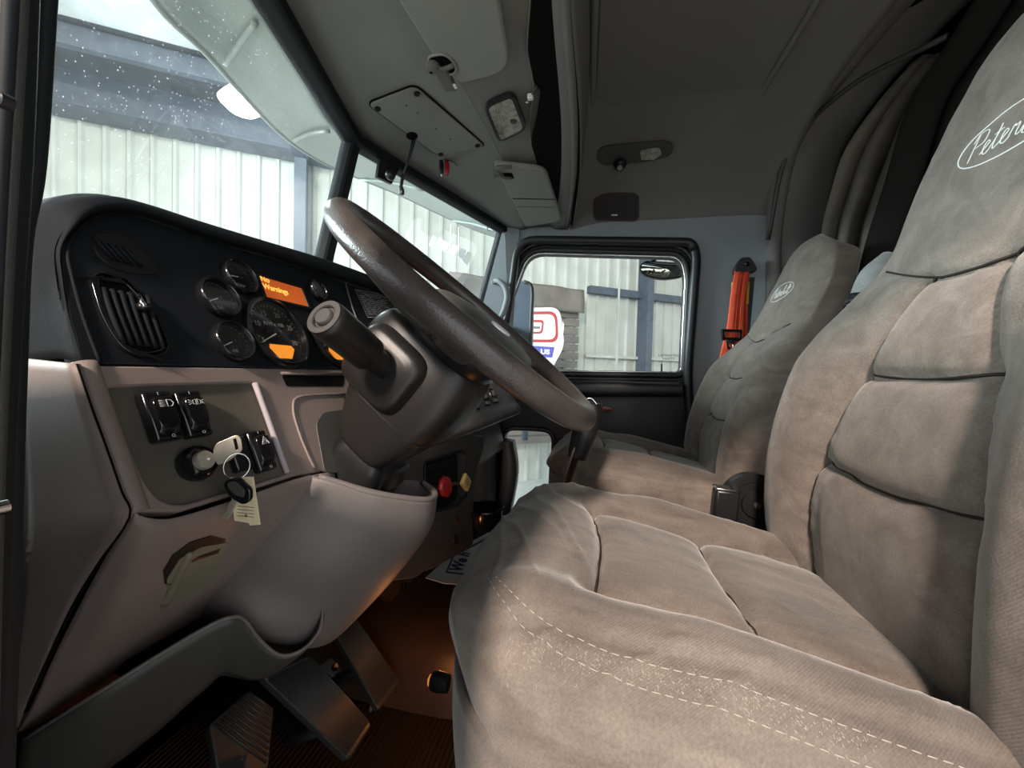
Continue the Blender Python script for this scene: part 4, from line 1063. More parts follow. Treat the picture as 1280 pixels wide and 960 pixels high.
# console switch cluster on the wing
for i, (px, py) in enumerate(((576, 505), (592, 502), (606, 498), (616, 495))):
    q = onmesh(bpy.data.objects['centre_wing'], px, py, .010)
    if q is not None:
        K = Fr(q, (1, -.35, 0), (0, .5, 1)); K = K if K.n.y < 0 else Fr(q, (-1, .35, 0), (0, .5, 1))
        s = box('toggle_base', K, (.030, .048, .010), M_['gloss'], dash, .003)
        box('toggle_lever', K.sub(0, .006, .008), (.016, .020, .012), M_['black' if i < 2 else 'dgray'], s, .003)
        box('toggle_plate', K.sub(0, -.016, .006), (.020, .010, .003), M_['gray'], s, .001)
# cup holder at the foot of the stack
ch = at(603, 645, X=1.08)
lathe('cup_holder', [(.052, -.028), (.055, -.02), (.056, .02), (.060, .024), (.058, .028), (.050, .026), (.048, -.02)], Fr(ch, (1, 0, 0), (0, 1, 0)), M_['gloss'], dash, 30)
# passenger side lower dash and kick panel
ps = [[Vector((x, .47-(x-1.1)*.1, z)) for x in (1.12, 1.4, 1.70, 1.84)] for z in (.02,)]
box('glove_box', Fr(at(620, 560, X=1.55)+Vector((-.06, .09, .06)), (1, -.05, 0), (0, .3, 1)), (.62, .24, .06), M_['dgray'], dash, .012)
loft('passenger_kick_panel', [(at(614, 555, X=1.70)+Vector((0, .06, 0)), Vector((.10, 0, 0)), Vector((0, .07, 0))), (at(614, 600, X=1.70)+Vector((0, .07, 0)), Vector((.10, 0, 0)), Vector((0, .08, 0))), (at(614, 680, X=1.70)+Vector((0, .08, -.1)), Vector((.10, 0, 0)), Vector((0, .08, 0)))], M_['gray'], dash, 24, 3, 4)
loft('passenger_hinge_cover', [(at(634, 550, X=1.80), Vector((.05, 0, 0)), Vector((0, .035, 0))), (at(636, 590, X=1.80), Vector((.05, 0, 0)), Vector((0, .045, 0))), (at(630, 650, X=1.80), Vector((.05, 0, 0)), Vector((0, .03, 0)))], M_['black'], dash, 24, 4, 3)
box('passenger_dash', Vector((1.48, .50, .06)), (.74, .14, .22), M_['dash'], dash, .03)
# footwell lining below the dash
box('under_dash_pan', Fr(Vector((.68, .60, -.30)), (1, 0, 0), (0, 1, .3)), (.70, .26, .02), M_['void'], dash, .004)
# kick tray beside the pedals: thin grey curved flange
tray_t = [(30, 925), (120, 868), (210, 812), (262, 782), (288, 772), (305, 775), (325, 800), (350, 819), (378, 812), (398, 790), (403, 768), (400, 755)]
trX = [.262, .285, .33, .36, .375, .39, .41, .43, .45, .465, .475, .48]
tA = [at(x, y, X=X) for (x, y), X in zip(tray_t, trX)]
drp = [.12, .12, .12, .11, .10, .085, .065, .05, .045, .04, .035, .03]
tB = [p+Vector((.006, .02, -drp[i]*.45)) for i, p in enumerate(tA)]
drp = [.12, .12, .12, .11, .10, .085, .065, .05, .045, .04, .035, .03]
tC = [p+Vector((.015, .05, -drp[i])) for i, p in enumerate(tA)]
kt = dash
grid('kick_tray', [tA, tB, tC], M_['dgray'], kt, 5, 4, solid=.003)
tube('kick_tray_edge', tA, .0022, M_['covertaupe'], kt, 5, 8)
# ================================================================== steering column, wheel, stalk
CX = .575
wc = Vector((CX, .182, .0815)); up = Vector((0, math.cos(math.radians(40)), math.sin(math.radians(40)))); RWL = .2185
WH = Fr(wc, (1, 0, 0), up)                       # n = axis towards the driver
if WH.n.y > 0: WH = Fr(wc, (-1, 0, 0), up)
ax = -WH.n
print('wheel radius', RWL, 'centre', wc, 'axis', ax)
whl = thing('steering_wheel', wc, 'large worn dark leather steering wheel tilted above the driver seat', 'steering wheel')
N = 96; P = [WH.p(RWL*math.cos(2*PI*i/N), RWL*math.sin(2*PI*i/N)) for i in range(N)]
rim = tube('rim', P, .0172, M_['wheel'], whl, n=1, seg=20, closed=True)
# hub pad dished below the rim plane
loft('hub_base', [(WH.p(0, -.01, -.085), WH.x*.050, WH.y*.050), (WH.p(0, -.010, -.055), WH.x*.080, WH.y*.075), (WH.p(0, -.015, -.022), WH.x*.088, WH.y*.082)], M_['black'], whl, 40, 3, 3)
loft('horn_pad', [(WH.p(0, -.018, -.030), WH.x*.086, WH.y*.082), (WH.p(0, -.022, -.016), WH.x*.092, WH.y*.090), (WH.p(0, -.025, -.003), WH.x*.090, WH.y*.086), (WH.p(0, -.028, .007), WH.x*.080, WH.y*.076), (WH.p(0, -.030, .012), WH.x*.060, WH.y*.056), (WH.p(0, -.030, .014), WH.x*.036, WH.y*.034)], M_['pad'], whl, 56, 5, 3)
lathe('hub_emblem', [(.021, .010), (.020, .0165), (.004, .0175)], WH.sub(0, -.042), M_['white'], whl, 36, 1.3, .8)
for a0 in (200, 340, 90+65, 90-65):
    a = math.radians(a0); c, s = math.cos(a), math.sin(a); t = Vector((0, 0, 0)) + WH.x*(-s) + WH.y*c
    r1 = RWL-.006
    loft('spoke', [(WH.p(c*.065, s*.06, -.040), t*.034, WH.n*.014), (WH.p(c*.12, s*.12, -.034), t*.026, WH.n*.011), (WH.p(c*.18, s*.18, -.018), t*.022, WH.n*.010), (WH.p(c*r1, s*r1, -.002), t*.028, WH.n*.012)], M_['wheel' if a0 > 180 else 'pad'], whl, 24, 5, 3)
# column shroud
col = thing('steering_column', wc+ax*.3, 'dark moulded steering column shroud below the wheel', 'column')
sy = WH.y
def cs_(d, off, a, b, dx=0): return (wc + ax*d + sy*off + Vector((dx, 0, 0)), Vector((a, 0, 0)), sy*b)
loft('column_neck', [cs_(.07, 0, .05, .05), cs_(.11, 0, .055, .055), cs_(.15, .0, .06, .06)], M_['black'], col, 32, 3, 2.5)
loft('upper_shroud', [cs_(.058, .008, .060, .070), cs_(.066, .008, .072, .086), cs_(.10, .008, .078, .094), cs_(.14, .0, .079, .088), cs_(.19, -.005, .077, .072), cs_(.232, -.008, .073, .054), cs_(.250, -.010, .067, .044), cs_(.256, -.012, .050, .032)], M_['shroud'], col, 56, 5, 4.2)
loft('shroud_joint', [cs_(.178, -.003, .0795, .0775), cs_(.180, -.0035, .0795, .0770)], M_['black'], col, 56, 1, 4.2)
loft('lower_shroud', [cs_(.235, -.012, .050, .035), cs_(.262, -.014, .058, .045), cs_(.29, -.018, .060, .050), cs_(.33, -.022, .064, .055), cs_(.38, -.03, .058, .050)], M_['black'], col, 40, 4, 5)
loft('tilt_bellows', [cs_(.262, -.050, .040, .016, .012), cs_(.285, -.054, .044, .020, .012), cs_(.305, -.056, .038, .014, .012)], M_['shroud'], col, 32, 3, 3)
# turn signal stalk: socket boss, barrel, collar, end button
sA = at(484, 462, X=CX-.088); sB = at(405, 396, X=.378)
d_ = (sB-sA).normalized(); print('stalk', sA, sB, (sB-sA).length)
sx_ = d_.cross(Vector((0, 0, 1))).normalized(); SK = Fr(sA, sx_, d_.cross(sx_))
Ls = (sB-sA).length
sk = lathe('indicator_stalk', [(.0135, -.03), (.0150, .0), (.0165, Ls*.30), (.0205, Ls*.33), (.0225, Ls*.36), (.0225, Ls*.93), (.0215, Ls*.98), (.0195, Ls), (.013, Ls), (.012, Ls-.006)], SK, M_['shroud'], col, 40)
lathe('end_button', [(.0105, Ls-.008), (.0105, Ls+.001), (.009, Ls+.003), (.002, Ls+.0035)], SK, M_['dgray'], sk, 28)
lathe('end_ring', [(.0200, Ls-.004), (.0205, Ls+.0008), (.0145, Ls+.0012), (.0130, Ls-.002)], SK, M_['dgray'], sk, 36)
# boss: raised hood around the stalk root
b0 = sA
loft('stalk_boss', [(at(478, 478, X=CX-.070), Vector((.02, 0, 0)), Vector((0, .02, .03))), ], M_['shroud'], col) if False else None
bb_ = [(wc + ax*.125 + sy*.027 + Vector((dx, 0, 0)), ax*a, sy*b) for dx, a, b in ((-.070, .050, .056), (-.084, .048, .053), (-.094, .042, .047), (-.099, .030, .036))]
loft('stalk_boss', bb_, M_['shroud'], col, 40, 5, 4.2)
# hazard / trailer lever on the far side, light grey cap
box('column_switch_cap', Fr(at(500, 412, X=CX-.01), (1, 0, 0), sy), (.10, .02, .03), M_['pad'], col, .008)
loft('tilt_lever', [(at(588, 483, X=.60), Vector((.012, 0, 0)), Vector((0, .006, .006))), (at(600, 478, X=.56), Vector((.014, 0, 0)), Vector((0, .006, .008)))], M_['pad'], col, 20, 2)
# lower column cover (pale grey)
lc = thing('column_cover', at(440, 700, X=.56), 'smooth grey wedge shaped cover around the foot of the steering column', 'cover')
def two(l, r, Xl, Xr, dep, thick=None):
    A = at(l[0], l[1], X=Xl); B = at(r[0], r[1], X=Xr); return A, B
stn = []
for (l, r, Xl, Xr, f_) in (((398, 596), (528, 603), .47, .655, .075), ((372, 625), (517, 640), .455, .650, .085), ((330, 680), (480, 690), .43, .63, .085), ((300, 722), (440, 742), .42, .60, .075), ((285, 760), (402, 785), .41, .565, .06), ((308, 788), (372, 800), .43, .53, .03)):
    A = at(*l, X=Xl); B = at(*r, X=Xr); stn.append((A, B, f_))
rows = []
for A, B, f_ in stn:
    m_ = (A+B)/2; o_ = Vector((0, -1, -.35)).normalized()*f_
    q = [A+Vector((.0, .07, 0)), A, A.lerp(B, .16)+o_*.62, A.lerp(B, .38)+o_*.92, A.lerp(B, .62)+o_*.98, A.lerp(B, .86)+o_*.62, B, B+Vector((0, .07, 0))]
    rows.append(q)
grid('cover_shell', rows, M_['covertaupe'], lc, 6, 6, solid=.004)
tube('cover_rim', [p for p in rows[0][1:7]], .005, M_['covertaupe'], lc, 6, 10)
# gear shift with black grip right of the wheel
gs = thing('gear_shift', at(690, 640, X=1.0), 'black gear shift lever with thick grip between the seats', 'gear lever')
tube('shift_rod', [at(724, 560, X=.93), at(712, 590, X=.97), at(700, 630, X=1.01), at(690, 690, X=1.04)], [.010, .011, .012, .014], M_['rubber'], gs, 4, 14)
tube('shift_grip', [at(741, 503, X=.93), at(737, 520, X=.93), at(729, 545, X=.93), at(721, 572, X=.93)], [.022, .027, .027, .022], M_['rubber'], gs, 5, 20)
tube('grip_trim', [at(729, 500, X=.905), at(739, 498, X=.905), at(747, 507, X=.905)], .0022, M_['chrome'], gs, 4, 8)
tube('air_line', [at(718, 560, X=.90), at(708, 590, X=.93), at(704, 603, X=.94)], .0022, M_['gray'], gs, 3, 6)
# ================================================================== key set
kc = IG.p(0, 0, .018)
keys = thing('ignition_key', kc, 'grey metal key in the ignition with a ring of spare keys', 'key')
kd = at(290, 562, X=kc.x+.022) - kc
tube('key_blade', [kc, kc + (at(268, 571, X=kc.x+.010)-kc)], .003, M_['steel'], keys, 1, 8)
K3 = Fr(at(287, 563, X=kc.x+.016), at(303, 556, X=kc.x+.022)-at(268, 572, X=kc.x+.008), Vector((0, .2, 1)))
hd2 = [K3.uv(*p) for p in ((266, 563), (270, 554), (296, 543), (301, 548), (303, 563), (285, 577), (272, 582), (268, 575))]
slot = [K3.uv(*p) for p in ((291, 549), (295, 548), (298, 561), (294, 563))]
plate('key_head', [roundpoly(hd2, .003), slot], K3, .003, M_['steel'], keys, .0006)
plate('key_blade', [[K3.uv(*p) for p in ((247, 577), (267, 566), (268, 575), (249, 583))]], K3, .0025, M_['steel'], keys, .0004)
rc_ = K3.o + (at(298, 580, X=kc.x+.012)-K3.o)
R3 = Fr(at(296, 583, X=kc.x+.008), (1, -.6, 0), (0, 0, 1))
tube('key_ring', [R3.p(.0112*math.cos(t), .0130*math.sin(t), 0) for t in np.linspace(0, 2*PI, 28, endpoint=False)], .0009, M_['chrome'], keys, n=1, seg=8, closed=True)
fo = thing('key_fob', at(300, 610, X=kc.x+.004), 'black oval-cornered spare car key hanging from the ring', 'key')
F3 = Fr(at(301, 613, X=kc.x-.002), CR, CU)
plate('key_bow', [roundpoly([F3.uv(*p) for p in ((283, 600), (298, 595), (315, 611), (315, 625), (306, 631), (290, 622), (281, 608))], .004)], F3, .006, M_['gloss'], fo, .0018, .003)
plate('bow_inlay', [roundpoly([F3.uv(*p) for p in ((288, 602), (297, 600), (309, 611), (308, 621), (297, 618), (287, 607))], .003)], F3, .001, M_['dgray'], fo, .0003, .0036)
plate('key_blade', [[F3.uv(*p) for p in ((292, 622), (297, 626), (289, 643), (284, 649), (277, 646), (284, 638), (285, 632))]], F3, .002, M_['steel'], fo, .0003, .001)
tg = thing('key_tag', at(308, 625, X=kc.x), 'cream paper key tag with a punched hole hanging below the ignition', 'key tag')
T3 = Fr(at(308, 625, X=kc.x+.006), CR, CU)
hole = [(T3.uv(307, 645)[0]+.0018*math.cos(t), T3.uv(307, 645)[1]+.0018*math.sin(t)) for t in np.linspace(0, 2*PI, 12, endpoint=False)]
plate('tag_card', [[T3.uv(*p) for p in ((286, 597), (316, 596), (325, 656), (312, 657), (311, 654), (293, 651))], hole], T3, .0015, M_['tagcream'], tg, .0002)
V_, F_ = [], []
for i in range(4):
    a, b = T3.uv(297, 632+i*4), T3.uv(318, 634+i*4); b0 = len(V_)
    V_ += [T3.p(a[0], a[1], .0004), T3.p(b[0], b[1], .0004), T3.p(b[0], b[1]-.0007, .0004), T3.p(a[0], a[1]-.0007, .0004)]; F_.append((b0+3, b0+2, b0+1, b0))
mesh('tag_writing', V_, F_, M_['khaki'], tg, False)
# ================================================================== pedals
def pedal(name, label, quad, X, m, ribs, dirn=0, thick=.014):
    """quad px corners tl,tr,br,bl placed on a plane through X at its middle, leaning forward"""
    cx = sum(p[0] for p in quad)/4; cy = sum(p[1] for p in quad)/4
    c = at(cx, cy, X=X); f = Fr(c, (1, 0, 0), (0, .75, 1))
    if f.n.y > 0: f = Fr(c, (-1, 0, 0), (0, .75, 1))
    q = [f.uv(*p) for p in quad]; t = thing(name, c, label, 'pedal', 'floor pedals')
    plate('pedal_pad', [roundpoly(q, .006)], f, thick, m, t, .003)
    a, b, c2, d = [Vector(p) for p in q[:4]]
    for i in range(ribs):
        k = (i+.5)/ribs
        if dirn == 0: s, e = a.lerp(b, k), d.lerp(c2, k)
        else: s, e = a.lerp(d, k), b.lerp(c2, k)
        s2, e2 = s.lerp(e, .05), s.lerp(e, .95)
        tube('pad_rib', [f.p(s2.x, s2.y, .0008), f.p(e2.x, e2.y, .0002)], .0014 if ribs > 10 else .0022, m, t, 1, 6)
    return t, f, q
t, f, q = pedal('brake_pedal', 'wide ribbed black brake pedal in the middle of the three', ((328, 845), (386, 818), (465, 906), (437, 950)), .53, M_['pedal'], 26)
tube('pedal_arm', [f.p(0, -.03, -.02), f.p(0, -.02, -.09)], .010, M_['rubber'], t, 1, 10)
t, f, q = pedal('accelerator_pedal', 'long ribbed black accelerator pedal on the right of the three', ((404, 764), (432, 755), (500, 852), (474, 888)), .72, M_['pedal'], 20)
tube('pedal_arm', [f.p(0, -.03, -.02), f.p(0, -.02, -.09)], .010, M_['rubber'], t, 1, 10)
for i in range(7):
    tube('heel_rib', [at(405+3*i, 772-2.6*i, X=.66), at(413+3*i, 786-2.6*i, X=.66)], .0022, M_['pedal'], t, 1, 6)
t, f, q = pedal('clutch_pedal', 'worn black clutch pedal on the left of the three', ((262, 905), (312, 862), (343, 885), (336, 960), (275, 985)), .47, M_['pedal'], 9)
q2 = [at(x, y, X=.50) for x, y in ((300, 940), (290, 1010))]
tube('pedal_arm', q2, .014, M_['rubber'], t, 1, 10)
# linkage between the pedals: small bracket and bolts
br = thing('pedal_bracket', at(418, 840, X=.70), 'pale metal bracket between the brake and accelerator pedals', 'bracket')
F4 = Fr(at(418, 840, X=.72), (1, 0, 0), (0, .5, 1))
if F4.n.y > 0: F4 = Fr(F4.o, (-1, 0, 0), (0, .5, 1))
plate('bracket_plate', [roundpoly([F4.uv(*p) for p in ((400, 832), (414, 822), (438, 846), (430, 852), (418, 846))], .004)], F4, .006, M_['gray'], br, .001)
for px, py in ((420, 834), (464, 885), (421, 1001)):
    lathe('bolt', [(.007, 0), (.006, .006), (.001, .007)], Fr(at(px, py, X=.715), (1, 0, 0), (0, 0, 1)) if py > 900 else Fr(at(px, py, X=.70), (-1, 0, 0), (0, .2, 1)), M_['chrome'], br, 8)
# footwell: heater outlet box with slots, round wall pads
hx = thing('heater_box', at(500, 735, X=.98), 'dark red-brown heater box with slotted outlet in the footwell', 'heater')
box('housing', Fr(at(475, 745, X=.98)+Vector((0, .06, -.03)), (1, 0, 0), (0, 0, 1)), (.30, .20, .10), M_['hump'], hx, .02)
F5 = Fr(at(497, 738, X=.96), (1, -.1, 0), (0, .1, 1)); F5 = F5 if F5.n.y < 0 else Fr(F5.o, -F5.x, F5.y)
plate('outlet', [roundpoly([F5.uv(*p) for p in ((474, 722), (520, 724), (512, 752), (492, 756), (474, 742))], .01)], F5, .02, M_['hump'], hx, .003)
for i in range(4):
    tube('outlet_slot', [F5.p(*F5.uv(503+4*i, 728), .0012), F5.p(*F5.uv(500+4*i, 744-2*i), .0012)], .0025, M_['void'], hx, 1, 6)
# floor paper in the passenger footwell
ZP = -.560
po_ = at(575, 706, Z=ZP)
pp = thing('paper_mat', po_, 'white paper floor mat with a blue framed print lying on the tunnel by the dash', 'paper')
F6 = Fr(po_, (1, 0, 0), (0, 1, 0))
pol = [F6.uv(*p) for p in ((532, 722), (556, 700), (572, 686), (640, 650), (660, 700), (600, 732), (556, 729))]
plate('sheet', [pol], F6, .002, M_['paper'], pp, 0)
fr_ = [F6.uv(*p) for p in ((557, 716), (566, 694), (640, 655), (650, 690), (606, 722))]
fr2 = [F6.uv(*p) for p in ((559.2, 714.6), (567.5, 695.8), (638, 659), (647, 689), (605, 720))]
plate('printed_frame', [fr_, fr2], F6, .0005, M_['navy'], pp, 0, .0006)
g0 = F6.p(*F6.uv(569, 715)); vx = F6.p(*F6.uv(581, 693)) - g0; vy = F6.p(*F6.uv(563, 700)) - g0
T6 = Fr(g0 + Vector((0, 0, .0012)), vx, vy)
text('printed_words', 'We h', .052, T6, M_['navy'], pp, .0002, 'LEFT', shear=.25, bold=.0015)
# amber courtesy lamp beneath the driver seat edge
ca = at(546, 852, X=.60)
cl = thing('floor_lamp', ca, 'small amber lamp glowing by the floor below the seat edge', 'lamp')
CF = Fr(ca, (1, 0, 0), (0, 0, 1))
lathe('lamp_housing', [(.013, -.02), (.015, 0), (.013, .008), (.010, .010)], Fr(ca, (0, 0, 1), (1, 0, 0)), M_['black'], cl, 24)
lathe('lamp_lens', [(.010, .009), (.008, .013), (.003, .015)], Fr(ca, (0, 0, 1), (1, 0, 0)), mat('amber_lens', (.5, .2, .05), .3, emit=(1, .35, .08), estr=.5), cl, 20)
al = bpy.data.lights.new('amber_courtesy_light', 'POINT'); al.energy = .45; al.color = (1, .34, .08); al.shadow_soft_size = .012
ao = bpy.data.objects.new('amber_courtesy_light', al); C.objects.link(ao); ao.location = at(552, 835, X=.70)
# ================================================================== overhead
HD = bpy.data.objects['header_panel']
def hon(px, py, off=.0):
    q = onmesh(HD, px, py, off); return q if q is not None else at(px, py, Z=ZH)
def on_header(px, py): 
    return at(px, py, Z=ZH-.002)
HP = Fr((0, 0, ZH-.004), (0, -1, 0), (1, 0, 0))
if HP.n.z > 0: HP = Fr((0, 0, ZH-.004), (0, -1, 0), (-1, 0, 0))
U = HP.uv
# access plate
c0 = hon(520, 150)
nn = [hon(*p) for p in ((460, 131), (520, 109), (606, 184), (549, 194))]
AF = Fr(sum(nn, Vector())/4, (nn[2]-nn[0]), (nn[1]-nn[0]))
if AF.n.z > 0: AF = Fr(AF.o, -AF.x, AF.y)
AF.o = AF.o + AF.n*.012
ap_ = thing('access_plate', AF.o, 'grey overhead access plate held by four screws above the centre of the windshield', 'plate')
A2 = lambda pts, r: roundpoly([AF.uv(*p) for p in pts], r)
op = A2([(459, 131), (519, 108), (607, 184), (547, 195)], .02)
plate('cover', [op], AF, .012, M_['head'], ap_, .0015, .0)
tube('plate_gap', [AF.p(u_, v_, -.004) for u_, v_ in grow(op, .0015)], .0022, M_['void'], ap_, n=1, seg=6, closed=True)
for px, py in ((472, 136), (521, 117), (597, 182), (551, 193)):
    u_, v_ = AF.uv(px, py); lathe('screw', [(.008, 0), (.0075, .002), (.004, .0025), (.0035, .001)], AF.sub(u_, v_, 0), M_['black'], ap_, 18)
for px, py in ((508, 132), (522, 141), (545, 161), (563, 174)):
    u_, v_ = AF.uv(px, py); lathe('plug_hole', [(.0028, 0), (.0026, .0006)], AF.sub(u_, v_, 0), M_['dgray'], ap_, 12)
# antenna cable hanging with connector
an = thing('hanging_cable', hon(515, 170), 'black cable loop with metal plug hanging from the access plate', 'cable')
ce0 = hon(514, 170); dep_ = ce0.x
tube('cable', [ce0, at(515, 180, X=dep_), at(509, 205, X=dep_), at(504, 222, X=dep_)], .0035, M_['rubber'], an, 4, 10)
tube('cable_strand', [at(519, 171, X=dep_), at(516, 185, X=dep_), at(507, 210, X=dep_), at(504, 222, X=dep_)], .0028, M_['rubber'], an, 4, 8)
tube('sleeve', [at(504, 218, X=dep_), at(502, 228, X=dep_), at(501, 234, X=dep_)], .0050, M_['rubber'], an, 2, 10)
tube('plug', [at(501, 233, X=dep_), at(502, 239, X=dep_), at(502, 243, X=dep_)], [.006, .008, .007], M_['dgray'], an, 3, 12)
lathe('plug_contact', [(.004, 0), (.003, .003)], Fr(at(502, 240, X=dep_-.009), (0, -1, 0), (0, 0, 1)), M_['chrome'], an, 12)
lathe('cable_grommet', [(.016, 0), (.012, .003)], AF.sub(*AF.uv(515, 170), .0), M_['void'], an, 20)
# mirror mount on the windshield
mm = thing('mirror_mount', at(488, 218, X=1.10), 'black bracket with ball on the upper corner of the right windshield pane', 'bracket')
q = at(484, 212, X=1.09); MF = Fr(q, TR-TC, (0, 0, 1))
if MF.n.y > 0: MF = Fr(q, TC-TR, (0, 0, 1))
plate('mount_plate', [[MF.uv(*p) for p in ((476, 196), (500, 210), (490, 230), (472, 221))]], MF, .012, M_['black'], mm, .001)
bs = at(488, 219, X=1.07); BF = Fr(bs, (1, 0, 0), (0, 1, 0))
lathe('mount_ball', [(.001, -.015), (.008, -.0125), (.013, -.0075), (.015, 0), (.013, .0075), (.008, .0125), (.001, .015)], BF, M_['black'], mm, 24)
# red and black clip lights
for col_, px, lab in (('black', 552, 'small black clip hanging below the access plate, left of the red one'), ('red', 559, 'small red clip hanging below the access plate')):
    t0 = hon(px-1, 201); t = thing('wire_clip', t0, lab, 'clip')
    tube('clip_body', [t0+Vector((0, 0, -.0)), at(px, 208, X=t0.x), at(px, 217, X=t0.x)], [.006, .008, .0065], M_[col_], t, 3, 10)
    tube('clip_tip', [at(px, 216, X=t0.x), at(px, 220, X=t0.x)], .003, M_['chrome'] if col_ == 'black' else M_['red'], t, 1, 8)
tube('wire', [hon(556, 199), hon(566, 200)+Vector((0, 0, -.006)), hon(572, 208)], .0012, M_['black'], t, 3, 6)
# seam line along the header (visor line)
t1 = [at(x, y, Z=ZH-.006) for x, y in ((578, 107), (600, 147), (630, 206), (653, 282))]
tube('header_seam', t1, .0022, M_['visor'], hd, 2, 8)
# sun visors
def visor(name, label, poly, zoff, hinge, clip, seam=None):
    VF = Fr((0, 0, ZH-zoff), HP.x, HP.y)
    q = [VF.uv(*p) for p, r in poly]; t = thing('sun_visor', VF.p(*q[0]), label, 'visor', 'sun visors folded against the header')
    plate('visor_panel', [roundpoly(q, [r for p, r in poly])], VF, .018, M_['visor'], t, .006, 0, 3)
    hx_ = VF.uv(*hinge); 
    return t, VF
v1, VF = visor('v', 'driver side sun visor with an oval clip recess, at the top edge of the view', (((493, -6), .02), ((546, 78), .01), ((575, 106), .012), ((640, 90), .05), ((622, -6), .02)), .022, (545, 78), None)
rcs = roundpoly([VF.uv(*p) for p in ((534, 71), (556, 67), (569, 80), (569, 92), (549, 91))], .014)
plate('clip_recess', [rcs], VF, .002, M_['void'], v1, 0, .0006)
tube('recess_rim', [VF.p(u_, v_, .001) for u_, v_ in grow(rcs, .002)], .0028, M_['visor'], v1, 1, 8, closed=True)
lathe('pivot', [(.014, -.004), (.016, .006), (.013, .013), (.005, .015)], VF.sub(*VF.uv(541, 81), 0), M_['gray'], v1, 24)
lathe('pivot_hole', [(.004, .0145), (.003, .0155)], VF.sub(*VF.uv(539, 82), 0), M_['void'], v1, 12)
tube('clip_bar', [VF.p(*VF.uv(541, 80), .010), VF.p(*VF.uv(554, 83), .006), VF.p(*VF.uv(567, 80), .002)], .005, M_['gray'], v1, 3, 10)
box('pivot_bracket', VF.sub(*VF.uv(557, 99), -.002), (.03, .07, .014), M_['gray'], v1, .004)
box('bright_tab', VF.sub(*VF.uv(569, 104), .007), (.007, .014, .003), M_['white'], v1, .001)
v2, VF = visor('v', 'passenger side sun visor, folded over the right windshield pane', (((617, 206), .012), ((682, 213), .04), ((703, 277), .05), ((657, 284), .01)), .022, (618, 210), None)
tube('visor_seam', [VF.p(*VF.uv(641, 248), .0005), VF.p(*VF.uv(693, 249), .0005)], .0018, M_['void'], v2, 1, 6)
tube('visor_stitch', [VF.p(*VF.uv(645, 258), .0005), VF.p(*VF.uv(695, 259), .0005)], .0008, M_['dgray'], v2, 1, 6)
lathe('pivot', [(.014, -.004), (.014, .006), (.009, .011), (.003, .012)], VF.sub(*VF.uv(620, 217), 0), M_['gray'], v2, 24)
tube('clip_bar', [VF.p(*VF.uv(622, 214), .006), VF.p(*VF.uv(630, 220), .006), VF.p(*VF.uv(640, 222), .002)], .005, M_['gray'], v2, 3, 10)
plate('clip_recess', [roundpoly([VF.uv(*p) for p in ((628, 216), (640, 216), (643, 223), (634, 225))], .006)], VF, .002, M_['void'], v2, 0, .0006)
tube('visor_rod', [VF.p(*VF.uv(620, 208), .002), VF.p(*VF.uv(640, 208), .002)], .006, M_['gray'], v2, 1, 10)
# dome lamp
LF = Fr((0, 0, ZH-.002), HP.x, HP.y)
dl = thing('dome_lamp', LF.p(*LF.uv(632, 146)), 'rectangular frosted dome lamp in a black bezel behind the visors', 'lamp')
lo = roundpoly([LF.uv(*p) for p in ((607, 130), (641, 115), (657, 158), (625, 174))], .022)
plate('bezel', [grow(lo, .004), grow(lo, -.006)], LF, .012, M_['rubber'], dl, 0, .008)
plate('lens', [grow(lo, -.005)], LF, .010, M_['lens'], dl, 0, .009)
for k in range(4): tube('lens_rib', [LF.p(*LF.uv(612+3*k, 132-1*k), .0095), LF.p(*LF.uv(624+2*k, 164+.5*k), .0095)], .0014, M_['lens'], dl, 1, 6)
lathe('lamp_button', [(.010, .008), (.009, .0115), (.002, .012)], LF.sub(*LF.uv(642, 147), 0), M_['dgray'], dl, 20)
# overhead storage pocket behind the header: dark cavity framed by a curved lip
pk_ = thing('overhead_pocket', Vector((1.0, .08, ZH+.03)), 'dark open storage pocket behind the header with a curved lip', 'shelf')
CF2 = Fr((0, 0, ZH+.002), HP.x, HP.y)
pocket = [CF2.uv(*p) for p in ((668, -40), (660, 60), (667, 100), (676, 112), (672, 140), (664, 178), (676, 220), (690, 262), (700, 285), (709, 292), (716, 250), (719, 200), (716, 120), (706, 60), (696, -40))]
plate('pocket_mouth', [roundpoly(pocket, .01)], CF2, .006, M_['void'], pk_, 0, .004)
lipp = [(704, -40), (709, 40), (715, 110), (718, 170), (716, 230), (708, 288)]
tube('pocket_lip', [at(x, y, Z=ZH-.004) for x, y in lipp], [.008, .009, .010, .010, .009, .006], M_['ceil'], pk_, 6, 12)
rows = [[at(x-d, y, Z=ZH-.006+dz) for x, y in lipp] for d, dz in ((0, 0), (14, .004), (24, .03))]
grid('pocket_flap', rows, M_['ceil'], pk_, 5, 3, solid=.003)
tube('pocket_lip_seam', [at(x+6, y, Z=ZH+.01) for x, y in lipp], .003, M_['void'], pk_, 5, 8)
rows = [[at(x+8, y, Z=ZH+.0) for x, y in lipp], [at(x+8, y, Z=ZH+.0)+Vector((0, -.012, .10)) for x, y in lipp], [at(x+8, y, Z=ZH+.0)+Vector((0, -.02, .25)) for x, y in lipp]]
grid('pocket_back', rows, M_['ceil'], pk_, 5, 3, solid=.003)
grid('pocket_shelf', [[at(x, y, Z=ZH+.002) for x, y in ((668, -40), (660, 60), (668, 110), (664, 175), (690, 262), (700, 300))], [at(x, y, Z=ZH+.002)+Vector((0, -.006, .09)) for x, y in ((668, -40), (660, 60), (668, 110), (664, 175), (690, 262), (700, 300))]], M_['head'], pk_, 5, 2, solid=.003)
